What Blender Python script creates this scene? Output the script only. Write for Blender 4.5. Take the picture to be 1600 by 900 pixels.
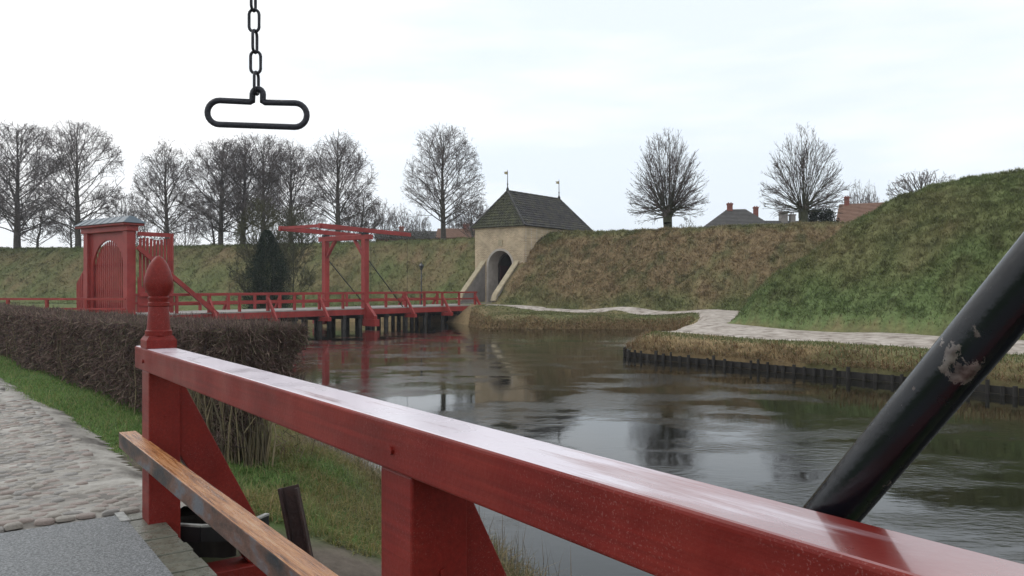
import bpy, math, random
import numpy as np
from mathutils import Vector

random.seed(7)
rng = np.random.default_rng(7)
for o in list(bpy.data.objects):
    bpy.data.objects.remove(o)
scene = bpy.context.scene
COL = scene.collection
R = math.radians

# ------------------------------------------------------------------ camera, sky, sun, exposure
EYE = 1.62
cam_d = bpy.data.cameras.new('camera')
cam = bpy.data.objects.new('camera', cam_d)
COL.objects.link(cam)
cam.location = (0, 0, EYE)
cam.rotation_euler = (R(90 - 0.14), 0, 0)
cam_d.sensor_width = 36
cam_d.lens = 36 * 1250 / 1600
cam_d.clip_start = 0.05
cam_d.clip_end = 6000
scene.camera = cam

SUN_EL, SUN_AZ = R(42), R(-62)          # azimuth from +Y towards +X
world = bpy.data.worlds.new('World')
scene.world = world
world.use_nodes = True
wn, wl = world.node_tree.nodes, world.node_tree.links
wn.clear()
w_out = wn.new('ShaderNodeOutputWorld')
w_bg = wn.new('ShaderNodeBackground')
w_bg.inputs['Strength'].default_value = 0.1
w_sky = wn.new('ShaderNodeTexSky')
w_sky.sky_type = 'NISHITA'
w_sky.sun_disc = False
w_sky.sun_elevation = SUN_EL
w_sky.sun_rotation = SUN_AZ
w_sky.dust_density = 3.0
w_tc = wn.new('ShaderNodeTexCoord')
w_map = wn.new('ShaderNodeMapping')
w_map.inputs['Scale'].default_value = (1.0, 1.0, 5.0)
w_map.inputs['Location'].default_value = (3.1, 0.4, 0.7)
w_noise = wn.new('ShaderNodeTexNoise')
w_noise.inputs['Scale'].default_value = 1.35
w_noise.inputs['Detail'].default_value = 5
w_noise.inputs['Roughness'].default_value = 0.5
w_ramp = wn.new('ShaderNodeValToRGB')
w_ramp.color_ramp.elements[0].position = 0.36
w_ramp.color_ramp.elements[0].color = (0.94, 0.94, 0.94, 1)
w_ramp.color_ramp.elements[1].position = 0.58
w_ramp.color_ramp.elements[1].color = (1, 1, 1, 1)
w_ccol = wn.new('ShaderNodeMix')          # cloud deck: thin blue-grey parts and white parts
w_ccol.data_type = 'RGBA'
w_ccol.inputs['A'].default_value = (9.5, 10.4, 11.2, 1)
w_ccol.inputs['B'].default_value = (12.0, 12.1, 12.2, 1)
w_ramp2 = wn.new('ShaderNodeMapRange')
w_ramp2.inputs['From Min'].default_value = 0.38
w_ramp2.inputs['From Max'].default_value = 0.56
w_mix = wn.new('ShaderNodeMix')
w_mix.data_type = 'RGBA'
wl.new(w_tc.outputs['Generated'], w_map.inputs['Vector'])
wl.new(w_map.outputs['Vector'], w_noise.inputs['Vector'])
wl.new(w_noise.outputs['Fac'], w_ramp.inputs['Fac'])
wl.new(w_noise.outputs['Fac'], w_ramp2.inputs['Value'])
wl.new(w_ramp2.outputs['Result'], w_ccol.inputs['Factor'])
wl.new(w_ramp.outputs['Color'], w_mix.inputs['Factor'])
wl.new(w_sky.outputs['Color'], w_mix.inputs['A'])
wl.new(w_ccol.outputs['Result'], w_mix.inputs['B'])
wl.new(w_mix.outputs['Result'], w_bg.inputs['Color'])
wl.new(w_bg.outputs['Background'], w_out.inputs['Surface'])

sun_d = bpy.data.lights.new('sun', 'SUN')
sun_d.energy = 0.7
sun_d.angle = R(25)
sun_d.color = (1.0, 0.97, 0.93)
sun = bpy.data.objects.new('sun', sun_d)
COL.objects.link(sun)
sdir = Vector((math.sin(SUN_AZ) * math.cos(SUN_EL), math.cos(SUN_AZ) * math.cos(SUN_EL), math.sin(SUN_EL)))
sun.rotation_euler = (-sdir).to_track_quat('-Z', 'Y').to_euler()
sun.location = (0, 0, 40)

vs = scene.view_settings
vs.view_transform = 'Standard'
vs.look = 'None'
vs.exposure = 0.0
vs.gamma = 1.0
vs.use_curve_mapping = False

# ------------------------------------------------------------------ helpers: noise, materials, meshes
def _hash(i, j, k):
    h = (i * 374761393 + j * 668265263 + k * 1442695041) & 0xFFFFFFFF
    h = ((h ^ (h >> 13)) * 1274126177) & 0xFFFFFFFF
    return ((h ^ (h >> 16)) & 0xFFFF) / 65535.0

def vnoise(x, y, seed=0):
    x = np.asarray(x, float); y = np.asarray(y, float)
    i = np.floor(x).astype(np.int64); j = np.floor(y).astype(np.int64)
    fx = x - i; fy = y - j
    fx = fx * fx * (3 - 2 * fx); fy = fy * fy * (3 - 2 * fy)
    a = _hash(i, j, seed); b = _hash(i + 1, j, seed); c = _hash(i, j + 1, seed); d = _hash(i + 1, j + 1, seed)
    return (a * (1 - fx) + b * fx) * (1 - fy) + (c * (1 - fx) + d * fx) * fy

def fbm(x, y, seed=0, octv=3):
    s = 0; a = 1; t = 0
    for k in range(octv):
        s = s + a * vnoise(x * 2 ** k, y * 2 ** k, seed + 17 * k); t += a; a *= 0.5
    return s / t

def sstep(a, b, x):
    t = np.clip((x - a) / (b - a), 0, 1)
    return t * t * (3 - 2 * t)

MATS = {}
def mat(name, stops=None, col=None, scale=4.0, detail=6, rough=0.7, rough_var=0.0, bump=0.0, bump_scale=30.0,
        stretch=(1, 1, 1), spec=0.4, coat=0.0, coat_rough=0.1, metallic=0.0, attr=None, translucent=0.0, rot=0.0, subsurf=None):
    m = bpy.data.materials.new(name)
    m.use_nodes = True
    nt = m.node_tree; n = nt.nodes; l = nt.links
    b = n['Principled BSDF']
    tc = n.new('ShaderNodeTexCoord')
    mp0 = n.new('ShaderNodeMapping')
    mp0.inputs['Rotation'].default_value = (0, 0, rot)
    mp = n.new('ShaderNodeMapping')
    mp.inputs['Scale'].default_value = stretch
    l.new(tc.outputs['Object'], mp0.inputs['Vector'])
    l.new(mp0.outputs['Vector'], mp.inputs['Vector'])
    nz = n.new('ShaderNodeTexNoise')
    nz.inputs['Scale'].default_value = scale
    nz.inputs['Detail'].default_value = detail
    nz.inputs['Roughness'].default_value = 0.62
    l.new(mp.outputs['Vector'], nz.inputs['Vector'])
    if stops:
        rp = n.new('ShaderNodeValToRGB')
        els = rp.color_ramp.elements
        while len(els) < len(stops):
            els.new(0.5)
        for e, (p, c) in zip(els, stops):
            e.position = p; e.color = (*c, 1)
        l.new(nz.outputs['Fac'], rp.inputs['Fac'])
        l.new(rp.outputs['Color'], b.inputs['Base Color'])
        m['_ramp'] = rp.name
    elif col:
        b.inputs['Base Color'].default_value = (*col, 1)
    b.inputs['Roughness'].default_value = rough
    if rough_var:
        mr = n.new('ShaderNodeMapRange')
        mr.inputs['From Min'].default_value = 0.3; mr.inputs['From Max'].default_value = 0.7
        mr.inputs['To Min'].default_value = max(0.02, rough - rough_var); mr.inputs['To Max'].default_value = min(1, rough + rough_var)
        nr = n.new('ShaderNodeTexNoise')
        nr.inputs['Scale'].default_value = scale * 1.7; nr.inputs['Detail'].default_value = 5
        l.new(mp.outputs['Vector'], nr.inputs['Vector'])
        l.new(nr.outputs['Fac'], mr.inputs['Value'])
        l.new(mr.outputs['Result'], b.inputs['Roughness'])
    b.inputs['Specular IOR Level'].default_value = spec
    b.inputs['Coat Weight'].default_value = coat
    b.inputs['Coat Roughness'].default_value = coat_rough
    b.inputs['Metallic'].default_value = metallic
    if bump:
        nb = n.new('ShaderNodeTexNoise')
        nb.inputs['Scale'].default_value = bump_scale; nb.inputs['Detail'].default_value = 6
        l.new(mp.outputs['Vector'], nb.inputs['Vector'])
        bp = n.new('ShaderNodeBump')
        bp.inputs['Strength'].default_value = bump
        bp.inputs['Distance'].default_value = 0.02
        l.new(nb.outputs['Fac'], bp.inputs['Height'])
        l.new(bp.outputs['Normal'], b.inputs['Normal'])
    MATS[name] = m
    return m

def attr_mat(name, attr='tint', rough=0.8, spec=0.2, bump=0.0, bump_scale=20, vary=0.25, vscale=6.0):
    """colour comes from the per-vertex colour of the thing itself (kind of plant or soil), varied by noise"""
    m = bpy.data.materials.new(name)
    m.use_nodes = True
    nt = m.node_tree; n = nt.nodes; l = nt.links
    b = n['Principled BSDF']
    a = n.new('ShaderNodeAttribute'); a.attribute_name = attr
    tc = n.new('ShaderNodeTexCoord')
    nz = n.new('ShaderNodeTexNoise'); nz.inputs['Scale'].default_value = vscale; nz.inputs['Detail'].default_value = 7
    nz.inputs['Roughness'].default_value = 0.7
    l.new(tc.outputs['Object'], nz.inputs['Vector'])
    mr = n.new('ShaderNodeMapRange')
    mr.inputs['From Min'].default_value = 0.28; mr.inputs['From Max'].default_value = 0.72
    mr.inputs['To Min'].default_value = 1 - vary; mr.inputs['To Max'].default_value = 1 + vary
    l.new(nz.outputs['Fac'], mr.inputs['Value'])
    mx = n.new('ShaderNodeMix'); mx.data_type = 'RGBA'; mx.blend_type = 'MULTIPLY'
    mx.inputs['Factor'].default_value = 1
    l.new(a.outputs['Color'], mx.inputs['A']); l.new(mr.outputs['Result'], mx.inputs['B'])
    l.new(mx.outputs['Result'], b.inputs['Base Color'])
    b.inputs['Roughness'].default_value = rough
    b.inputs['Specular IOR Level'].default_value = spec
    if bump:
        nb = n.new('ShaderNodeTexNoise'); nb.inputs['Scale'].default_value = bump_scale; nb.inputs['Detail'].default_value = 6
        l.new(tc.outputs['Object'], nb.inputs['Vector'])
        bp = n.new('ShaderNodeBump'); bp.inputs['Strength'].default_value = bump; bp.inputs['Distance'].default_value = 0.05
        l.new(nb.outputs['Fac'], bp.inputs['Height']); l.new(bp.outputs['Normal'], b.inputs['Normal'])
    MATS[name] = m
    return m

def translucent(m, f):
    n = m.node_tree.nodes; l = m.node_tree.links; b = n['Principled BSDF']
    t = n.new('ShaderNodeBsdfTranslucent'); mx = n.new('ShaderNodeMixShader'); mx.inputs[0].default_value = f
    l.new(b.inputs['Base Color'].links[0].from_socket, t.inputs['Color'])
    l.new(b.outputs[0], mx.inputs[1]); l.new(t.outputs[0], mx.inputs[2]); l.new(mx.outputs[0], n['Material Output'].inputs['Surface'])

def tag(o, label=None, cat=None, group=None, kind=None):
    if label: o['label'] = label
    if cat: o['category'] = cat
    if group: o['group'] = group
    if kind: o['kind'] = kind
    return o

def thing(name, loc, label, cat, group=None):
    o = bpy.data.objects.new(name, None)
    o.empty_display_size = 0.2
    COL.objects.link(o)
    o.location = loc
    return tag(o, label, cat, group)

def root_loc(p):
    while p is not None and p.parent is not None:
        p = p.parent
    return Vector(p.location) if p is not None else Vector((0, 0, 0))

def link(name, me, m, parent=None, smooth=False):
    o = bpy.data.objects.new(name, me)
    COL.objects.link(o)
    for mm in (m if isinstance(m, (list, tuple)) else [m]):
        me.materials.append(mm)
    if smooth:
        me.polygons.foreach_set('use_smooth', np.ones(len(me.polygons), dtype=bool))
    if parent is not None:
        o.parent = parent
    return o

def np_mesh(name, V, F, tint=None):
    """V (n,3), F (m,k) -> mesh; tint (n,3) per-vertex colour"""
    V = np.ascontiguousarray(V, dtype=np.float32); F = np.ascontiguousarray(F, dtype=np.int32)
    me = bpy.data.meshes.new(name)
    k = F.shape[1]
    me.vertices.add(len(V)); me.vertices.foreach_set('co', V.ravel())
    me.loops.add(F.size); me.loops.foreach_set('vertex_index', F.ravel())
    me.polygons.add(len(F))
    me.polygons.foreach_set('loop_start', np.arange(0, F.size, k, dtype=np.int32))
    me.polygons.foreach_set('loop_total', np.full(len(F), k, dtype=np.int32))
    if tint is not None:
        a = me.color_attributes.new('tint', 'FLOAT_COLOR', 'POINT')
        c = np.ones((len(V), 4), np.float32); c[:, :3] = tint
        a.data.foreach_set('color', c.ravel())
    me.update(calc_edges=True)
    return me

class MB:
    def __init__(s):
        s.v = []; s.f = []; s.m = []
    def add(s, vs_, fs, mi=0):
        o = len(s.v)
        s.v += [tuple(v) for v in vs_]
        s.f += [[i + o for i in f] for f in fs]
        s.m += [mi] * len(fs)
        return s
    def hexa(s, b, t, mi=0):
        return s.add(list(b) + list(t), [(3, 2, 1, 0), (4, 5, 6, 7), (0, 1, 5, 4), (1, 2, 6, 5), (2, 3, 7, 6), (3, 0, 4, 7)], mi)
    def bar(s, p0, p1, w, h, up=(0, 0, 1), mi=0, w1=None, h1=None):
        p0 = Vector(p0); p1 = Vector(p1)
        d = (p1 - p0).normalized(); up = Vector(up)
        sd = d.cross(up)
        if sd.length < 1e-4:
            sd = d.cross(Vector((1, 0, 0)))
        sd.normalize(); up = sd.cross(d).normalized()
        w1 = w if w1 is None else w1; h1 = h if h1 is None else h1
        q = [(-1, -1), (1, -1), (1, 1), (-1, 1)]
        return s.hexa([p0 + sd * a * w / 2 + up * b * h / 2 for a, b in q], [p1 + sd * a * w1 / 2 + up * b * h1 / 2 for a, b in q], mi)
    def prism(s, pts, ext, mi=0):
        n = len(pts); ext = Vector(ext)
        a = [Vector(p) for p in pts]; b = [p + ext for p in a]
        return s.add(a + b, [tuple(range(n - 1, -1, -1)), tuple(range(n, 2 * n))] + [(i, (i + 1) % n, n + (i + 1) % n, n + i) for i in range(n)], mi)
    def tube(s, pts, r, n=8, mi=0, closed=False):
        pts = [Vector(p) for p in pts]; K = len(pts)
        rr = r if isinstance(r, (list, tuple)) else [r] * K
        o = len(s.v); prev = None
        for i, p in enumerate(pts):
            if closed:
                d = pts[(i + 1) % K] - pts[i - 1]
            else:
                d = pts[min(i + 1, K - 1)] - pts[max(i - 1, 0)]
            d.normalize()
            if prev is None:
                a = d.cross(Vector((0.123, 0.377, 0.9)))
                if a.length < 1e-3: a = d.cross(Vector((1, 0, 0)))
            else:
                a = prev - d * prev.dot(d)
            a.normalize(); prev = a; b = d.cross(a)
            for k in range(n):
                t = 2 * math.pi * k / n
                s.v.append(tuple(p + (a * math.cos(t) + b * math.sin(t)) * rr[i]))
        for i in range(K if closed else K - 1):
            j = (i + 1) % K
            for k in range(n):
                k2 = (k + 1) % n
                s.f.append([o + i * n + k, o + i * n + k2, o + j * n + k2, o + j * n + k]); s.m.append(mi)
        if not closed:
            s.f.append([o + k for k in range(n - 1, -1, -1)]); s.m.append(mi)
            s.f.append([o + (K - 1) * n + k for k in range(n)]); s.m.append(mi)
        return s
    def lathe(s, c, prof, n=24, mi=0):
        o = len(s.v); K = len(prof)
        for r, z in prof:
            for k in range(n):
                t = 2 * math.pi * k / n
                s.v.append((c[0] + r * math.cos(t), c[1] + r * math.sin(t), c[2] + z))
        for i in range(K - 1):
            for k in range(n):
                k2 = (k + 1) % n
                s.f.append([o + i * n + k, o + i * n + k2, o + (i + 1) * n + k2, o + (i + 1) * n + k]); s.m.append(mi)
        s.f.append([o + k for k in range(n - 1, -1, -1)]); s.m.append(mi)
        s.f.append([o + (K - 1) * n + k for k in range(n)]); s.m.append(mi)
        return s
    def build(s, name, m, parent=None, bevel=0.0, seg=2, smooth=False, loc=None):
        L = root_loc(parent) if parent is not None else Vector(loc or (0, 0, 0))
        me = bpy.data.meshes.new(name)
        me.from_pydata([(x - L.x, y - L.y, z - L.z) for x, y, z in s.v], [], s.f)
        for p, i in zip(me.polygons, s.m):
            p.material_index = i
        o = link(name, me, m, parent, smooth)
        if parent is None and loc is not None:
            o.location = loc
        if bevel:
            b = o.modifiers.new('bevel', 'BEVEL')
            b.width = bevel; b.segments = seg; b.limit_method = 'ANGLE'; b.angle_limit = R(40)
            b.harden_normals = False
        return o

def segs_mesh(name, P0, P1, r0, r1, n=3, tint=None, phase=None):
    """thin tapered n-sided sticks from arrays"""
    P0 = np.asarray(P0, float); P1 = np.asarray(P1, float)
    N = len(P0)
    d = P1 - P0
    d /= np.maximum(np.linalg.norm(d, axis=1, keepdims=True), 1e-6)
    ref = np.where(np.abs(d[:, 2:3]) > 0.8, np.array([[1.0, 0, 0]]), np.array([[0, 0, 1.0]]))
    a = np.cross(d, ref); a /= np.linalg.norm(a, axis=1, keepdims=True)
    b = np.cross(d, a)
    V = np.zeros((N, 2, n, 3))
    ph = rng.random(N) * 6.28 if phase is None else np.full(N, phase)
    for k in range(n):
        t = ph + 2 * math.pi * k / n
        off = a * np.cos(t)[:, None] + b * np.sin(t)[:, None]
        V[:, 0, k] = P0 + off * np.reshape(r0, (-1, 1))
        V[:, 1, k] = P1 + off * np.reshape(r1, (-1, 1))
    base = (np.arange(N) * 2 * n)[:, None]
    F = []
    for k in range(n):
        k2 = (k + 1) % n
        F.append(np.stack([base[:, 0] + k, base[:, 0] + k2, base[:, 0] + n + k2, base[:, 0] + n + k], 1))
    F = np.concatenate(F)
    T = None
    if tint is not None:
        T = np.repeat(tint, 2 * n, axis=0)
    return np_mesh(name, V.reshape(-1, 3), F, T)

def ribbons_mesh(name, P0, P1, r0, r1):
    """finest twigs: one thin strip each, turned at random"""
    N = len(P0); d = P1 - P0
    d = d / np.maximum(np.linalg.norm(d, axis=1, keepdims=True), 1e-6)
    a = np.cross(d, rng.normal(0, 1, (N, 3))); a /= np.maximum(np.linalg.norm(a, axis=1, keepdims=True), 1e-6)
    r0 = np.reshape(r0, (-1, 1)); r1 = np.reshape(r1, (-1, 1))
    V = np.stack([P0 - a * r0, P0 + a * r0, P1 + a * r1, P1 - a * r1], 1).reshape(-1, 3)
    return np_mesh(name, V, np.arange(4 * N).reshape(-1, 4))

def blades_mesh(name, P, L, W, lean, az, tint, bend=0.5):
    """grass: each blade a bent strip of 3 triangles (as quad + tip), arrays of length N"""
    N = len(P)
    sd = np.stack([np.cos(az + 1.57), np.sin(az + 1.57), np.zeros(N)], 1)
    fw = np.stack([np.cos(az), np.sin(az), np.zeros(N)], 1)
    up = np.array([[0, 0, 1.0]])
    mid = P + up * (L * np.cos(lean) * 0.55)[:, None] + fw * (L * np.sin(lean) * 0.5)[:, None]
    l2 = np.minimum(lean + bend, 1.9)
    tip = mid + up * (L * np.cos(l2) * 0.45)[:, None] + fw * (L * np.sin(l2) * 0.5)[:, None]
    V = np.stack([P - sd * W[:, None] / 2, P + sd * W[:, None] / 2, mid + sd * W[:, None] * 0.4, mid - sd * W[:, None] * 0.4, tip], 1)
    b = np.arange(N) * 5
    F = np.concatenate([np.stack([b, b + 1, b + 2], 1), np.stack([b, b + 2, b + 3], 1), np.stack([b + 3, b + 2, b + 4], 1)])
    return np_mesh(name, V.reshape(-1, 3), F, np.repeat(tint, 5, axis=0))

# ---- materials
RED = mat('red_paint', [(0.3, (0.145, 0.011, 0.008)), (0.5, (0.185, 0.015, 0.011)), (0.7, (0.225, 0.026, 0.018))], scale=2.2, rough=0.48, rough_var=0.10,
          spec=0.22, bump=0.08, bump_scale=60)
REDWET = mat('rain_wet_red_paint', [(0.25, (0.18, 0.016, 0.012)), (0.55, (0.23, 0.022, 0.016)), (0.8, (0.28, 0.036, 0.028))], scale=2.2, rough=0.30, rough_var=0.12,
          spec=0.7, bump=0.05, bump_scale=40, coat=1.0, coat_rough=0.09)
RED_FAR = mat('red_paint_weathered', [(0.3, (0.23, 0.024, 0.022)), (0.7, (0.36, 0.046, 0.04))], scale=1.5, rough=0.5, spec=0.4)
def weather(m, speck_col, thr=0.62, sscale=120, amount=0.5, streak=0.25, rot=0.944):
    """dew specks, grime streaks running along the timber and fine grain relief on painted wood"""
    n = m.node_tree.nodes; l = m.node_tree.links; b = n['Principled BSDF']
    tc = n.new('ShaderNodeTexCoord')
    big = n.new('ShaderNodeTexNoise'); big.inputs['Scale'].default_value = 3.5; big.inputs['Detail'].default_value = 4
    l.new(tc.outputs['Object'], big.inputs['Vector'])
    fine = n.new('ShaderNodeTexNoise'); fine.inputs['Scale'].default_value = sscale; fine.inputs['Detail'].default_value = 2
    l.new(tc.outputs['Object'], fine.inputs['Vector'])
    bm_ = n.new('ShaderNodeMapRange'); bm_.inputs['From Min'].default_value = 0.42; bm_.inputs['From Max'].default_value = 0.62
    l.new(big.outputs['Fac'], bm_.inputs['Value'])
    fm = n.new('ShaderNodeMapRange'); fm.inputs['From Min'].default_value = thr; fm.inputs['From Max'].default_value = thr + 0.06; fm.inputs['To Max'].default_value = amount
    l.new(fine.outputs['Fac'], fm.inputs['Value'])
    mu = n.new('ShaderNodeMath'); mu.operation = 'MULTIPLY'
    l.new(bm_.outputs['Result'], mu.inputs[0]); l.new(fm.outputs['Result'], mu.inputs[1])
    r_ = n.new('ShaderNodeMapping'); r_.inputs['Rotation'].default_value = (0, 0, rot); l.new(tc.outputs['Object'], r_.inputs['Vector'])
    s_ = n.new('ShaderNodeMapping'); s_.inputs['Scale'].default_value = (0.7, 26, 26); l.new(r_.outputs['Vector'], s_.inputs['Vector'])
    st = n.new('ShaderNodeTexNoise'); st.inputs['Scale'].default_value = 2.0; st.inputs['Detail'].default_value = 8; st.inputs['Roughness'].default_value = 0.65
    l.new(s_.outputs['Vector'], st.inputs['Vector'])
    sm = n.new('ShaderNodeMapRange'); sm.inputs['From Min'].default_value = 0.35; sm.inputs['From Max'].default_value = 0.65
    sm.inputs['To Min'].default_value = 1 - streak; sm.inputs['To Max'].default_value = 1 + streak * 0.5
    l.new(st.outputs['Fac'], sm.inputs['Value'])
    m1 = n.new('ShaderNodeMix'); m1.data_type = 'RGBA'; m1.blend_type = 'MULTIPLY'; m1.inputs['Factor'].default_value = 1
    l.new(n[m['_ramp']].outputs['Color'], m1.inputs['A']); l.new(sm.outputs['Result'], m1.inputs['B'])
    m2 = n.new('ShaderNodeMix'); m2.data_type = 'RGBA'; m2.inputs['B'].default_value = (*speck_col, 1)
    l.new(mu.outputs[0], m2.inputs['Factor']); l.new(m1.outputs['Result'], m2.inputs['A'])
    l.new(m2.outputs['Result'], b.inputs['Base Color'])
    bp = n.new('ShaderNodeBump'); bp.inputs['Strength'].default_value = 0.22; bp.inputs['Distance'].default_value = 0.004
    l.new(st.outputs['Fac'], bp.inputs['Height'])
    if b.inputs['Normal'].links: l.new(b.inputs['Normal'].links[0].from_socket, bp.inputs['Normal'])
    l.new(bp.outputs['Normal'], b.inputs['Normal'])
weather(RED, (0.34, 0.17, 0.16), amount=0.30, streak=0.22, sscale=190, thr=0.60)
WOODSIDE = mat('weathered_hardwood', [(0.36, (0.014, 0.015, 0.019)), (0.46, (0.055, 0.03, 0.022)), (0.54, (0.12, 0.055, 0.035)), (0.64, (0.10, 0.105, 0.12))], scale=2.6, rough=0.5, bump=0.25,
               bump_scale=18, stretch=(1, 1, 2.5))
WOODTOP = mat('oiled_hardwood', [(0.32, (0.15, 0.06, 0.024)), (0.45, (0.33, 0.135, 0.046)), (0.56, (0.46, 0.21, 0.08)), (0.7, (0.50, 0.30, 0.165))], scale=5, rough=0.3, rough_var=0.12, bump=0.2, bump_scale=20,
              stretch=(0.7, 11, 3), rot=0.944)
IRON = mat('black_paint', [(0.3, (0.006, 0.007, 0.009)), (0.7, (0.014, 0.016, 0.02))], scale=9, rough=0.34, rough_var=0.12, bump=0.15, bump_scale=45)
CHAIN = mat('dark_steel', [(0.3, (0.012, 0.012, 0.02)), (0.7, (0.03, 0.03, 0.042))], scale=30, rough=0.45, bump=0.3, bump_scale=120)
TIMBER = mat('dark_timber', [(0.3, (0.012, 0.011, 0.010)), (0.6, (0.03, 0.026, 0.022)), (0.8, (0.055, 0.05, 0.042))], scale=6, rough=0.7, stretch=(1, 1, 0.3), bump=0.3)
PLANK = mat('grey_deck_plank', [(0.3, (0.09, 0.092, 0.07)), (0.7, (0.17, 0.17, 0.135))], scale=5, rough=0.32, rough_var=0.15, bump=0.15, stretch=(3, 3, 1))
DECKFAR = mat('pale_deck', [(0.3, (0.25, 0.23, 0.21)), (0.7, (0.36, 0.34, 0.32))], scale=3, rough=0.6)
MATG = mat('anti_slip_grit', [(0.33, (0.06, 0.065, 0.068)), (0.5, (0.15, 0.158, 0.163)), (0.68, (0.29, 0.295, 0.30))], scale=70, detail=8, rough=0.5, rough_var=0.2, bump=0.5, bump_scale=160)
BRICK = None
PLASTER = mat('lime_plaster', [(0.3, (0.36, 0.32, 0.28)), (0.7, (0.52, 0.475, 0.425))], scale=2.5, rough=0.85, bump=0.1)
STONE = mat('coping_stone', [(0.3, (0.30, 0.25, 0.165)), (0.7, (0.46, 0.39, 0.27))], scale=3, rough=0.85)
GREYWALL = mat('grey_render', [(0.3, (0.16, 0.145, 0.135)), (0.7, (0.27, 0.25, 0.23))], scale=2, rough=0.9)
DOORRED = mat('dark_red_door', [(0.3, (0.035, 0.008, 0.01)), (0.7, (0.07, 0.013, 0.015))], scale=3, rough=0.6)
DOORDARK = mat('shade_dark_vault_brick', [(0.3, (0.02, 0.017, 0.016)), (0.7, (0.045, 0.038, 0.034))], scale=2, rough=0.9)  # darkness inside the gate passage is put into this vault colour
SLATE = mat('slate_blue_lead', [(0.3, (0.06, 0.085, 0.11)), (0.7, (0.11, 0.145, 0.175))], scale=2, rough=0.45)
TILE = mat('mossy_dark_tile', [(0.28, (0.022, 0.022, 0.026)), (0.5, (0.05, 0.047, 0.045)), (0.66, (0.075, 0.07, 0.045)), (0.8, (0.11, 0.10, 0.055))], scale=1.6, rough=0.6, rough_var=0.15)
TILEMOSS = mat('moss_green_tile', [(0.28, (0.03, 0.03, 0.022)), (0.5, (0.06, 0.062, 0.035)), (0.75, (0.11, 0.115, 0.055))], scale=2.2, rough=0.75)
TILERED = mat('orange_clay_tile', [(0.3, (0.14, 0.075, 0.05)), (0.7, (0.22, 0.125, 0.085))], scale=2, rough=0.8)
BRICKRED = mat('red_house_brick', [(0.3, (0.16, 0.05, 0.04)), (0.7, (0.27, 0.10, 0.075))], scale=3, rough=0.9)
TILEGREY = mat('grey_brown_house_tile', [(0.3, (0.05, 0.048, 0.046)), (0.7, (0.09, 0.085, 0.08))], scale=2, rough=0.8)
BARK = mat('winter_bark', [(0.3, (0.045, 0.040, 0.036)), (0.7, (0.10, 0.088, 0.075))], scale=5, rough=0.9, bump=0.3, bump_scale=15)
BARKGREEN = mat('algae_green_bark', [(0.3, (0.03, 0.034, 0.02)), (0.7, (0.075, 0.08, 0.045))], scale=4, rough=0.9)
TWIG = mat('winter_twigs', [(0.3, (0.10, 0.084, 0.083)), (0.7, (0.16, 0.135, 0.132))], scale=3, rough=0.85)
TWIGRED = mat('reddish_linden_twigs', [(0.3, (0.075, 0.055, 0.055)), (0.7, (0.125, 0.095, 0.092))], scale=3, rough=0.85)
GRASS = attr_mat('grass_blades', rough=0.6, spec=0.25, vary=0.25, vscale=9)
translucent(GRASS, 0.42)
SOIL = attr_mat('turf_and_soil', rough=0.95, spec=0.1, bump=0.6, bump_scale=7, vary=0.35, vscale=5)
HEDGE = attr_mat('hedge_twigs', rough=0.85, spec=0.15, vary=0.3, vscale=5)
LEAF = attr_mat('evergreen_leaves', rough=0.7, spec=0.1, vary=0.35, vscale=3)
GRAVEL = mat('pale_gravel', [(0.33, (0.17, 0.14, 0.115)), (0.46, (0.33, 0.285, 0.245)), (0.56, (0.42, 0.37, 0.325)), (0.7, (0.52, 0.465, 0.42))], scale=2.4, detail=12, rough=0.95, bump=0.4, bump_scale=9)
SAND = mat('sand_between_cobbles', [(0.34, (0.07, 0.06, 0.05)), (0.45, (0.16, 0.145, 0.125)), (0.54, (0.27, 0.25, 0.22)), (0.68, (0.40, 0.375, 0.34))], scale=2.2, detail=10, rough=0.6, bump=0.6, bump_scale=25)
COBS = [mat('cobble_' + nm, [(0.3, a), (0.7, b)], scale=9, rough=0.5, rough_var=0.2, bump=0.4, bump_scale=40) for nm, a, b in (
    ('grey', (0.15, 0.14, 0.13), (0.33, 0.31, 0.285)), ('pink', (0.19, 0.15, 0.13), (0.35, 0.29, 0.255)), ('tan', (0.20, 0.18, 0.15), (0.39, 0.355, 0.315)))]
RUBBER = mat('black_rubber', [(0.3, (0.01, 0.01, 0.011)), (0.7, (0.022, 0.022, 0.024))], scale=8, rough=0.5)
STEEL = mat('rusty_steel', [(0.3, (0.02, 0.012, 0.012)), (0.55, (0.04, 0.022, 0.02)), (0.75, (0.11, 0.055, 0.035))], scale=6, rough=0.55, bump=0.3)
BRASS = mat('gilt_vane', col=(0.35, 0.30, 0.17), rough=0.5, metallic=0.3)
WHITEPAINT = mat('dull_white_edge', [(0.35, (0.14, 0.14, 0.13)), (0.65, (0.36, 0.36, 0.34))], scale=14, rough=0.5)
GLASS = mat('lantern_glass', col=(0.05, 0.055, 0.06), rough=0.1)

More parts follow.
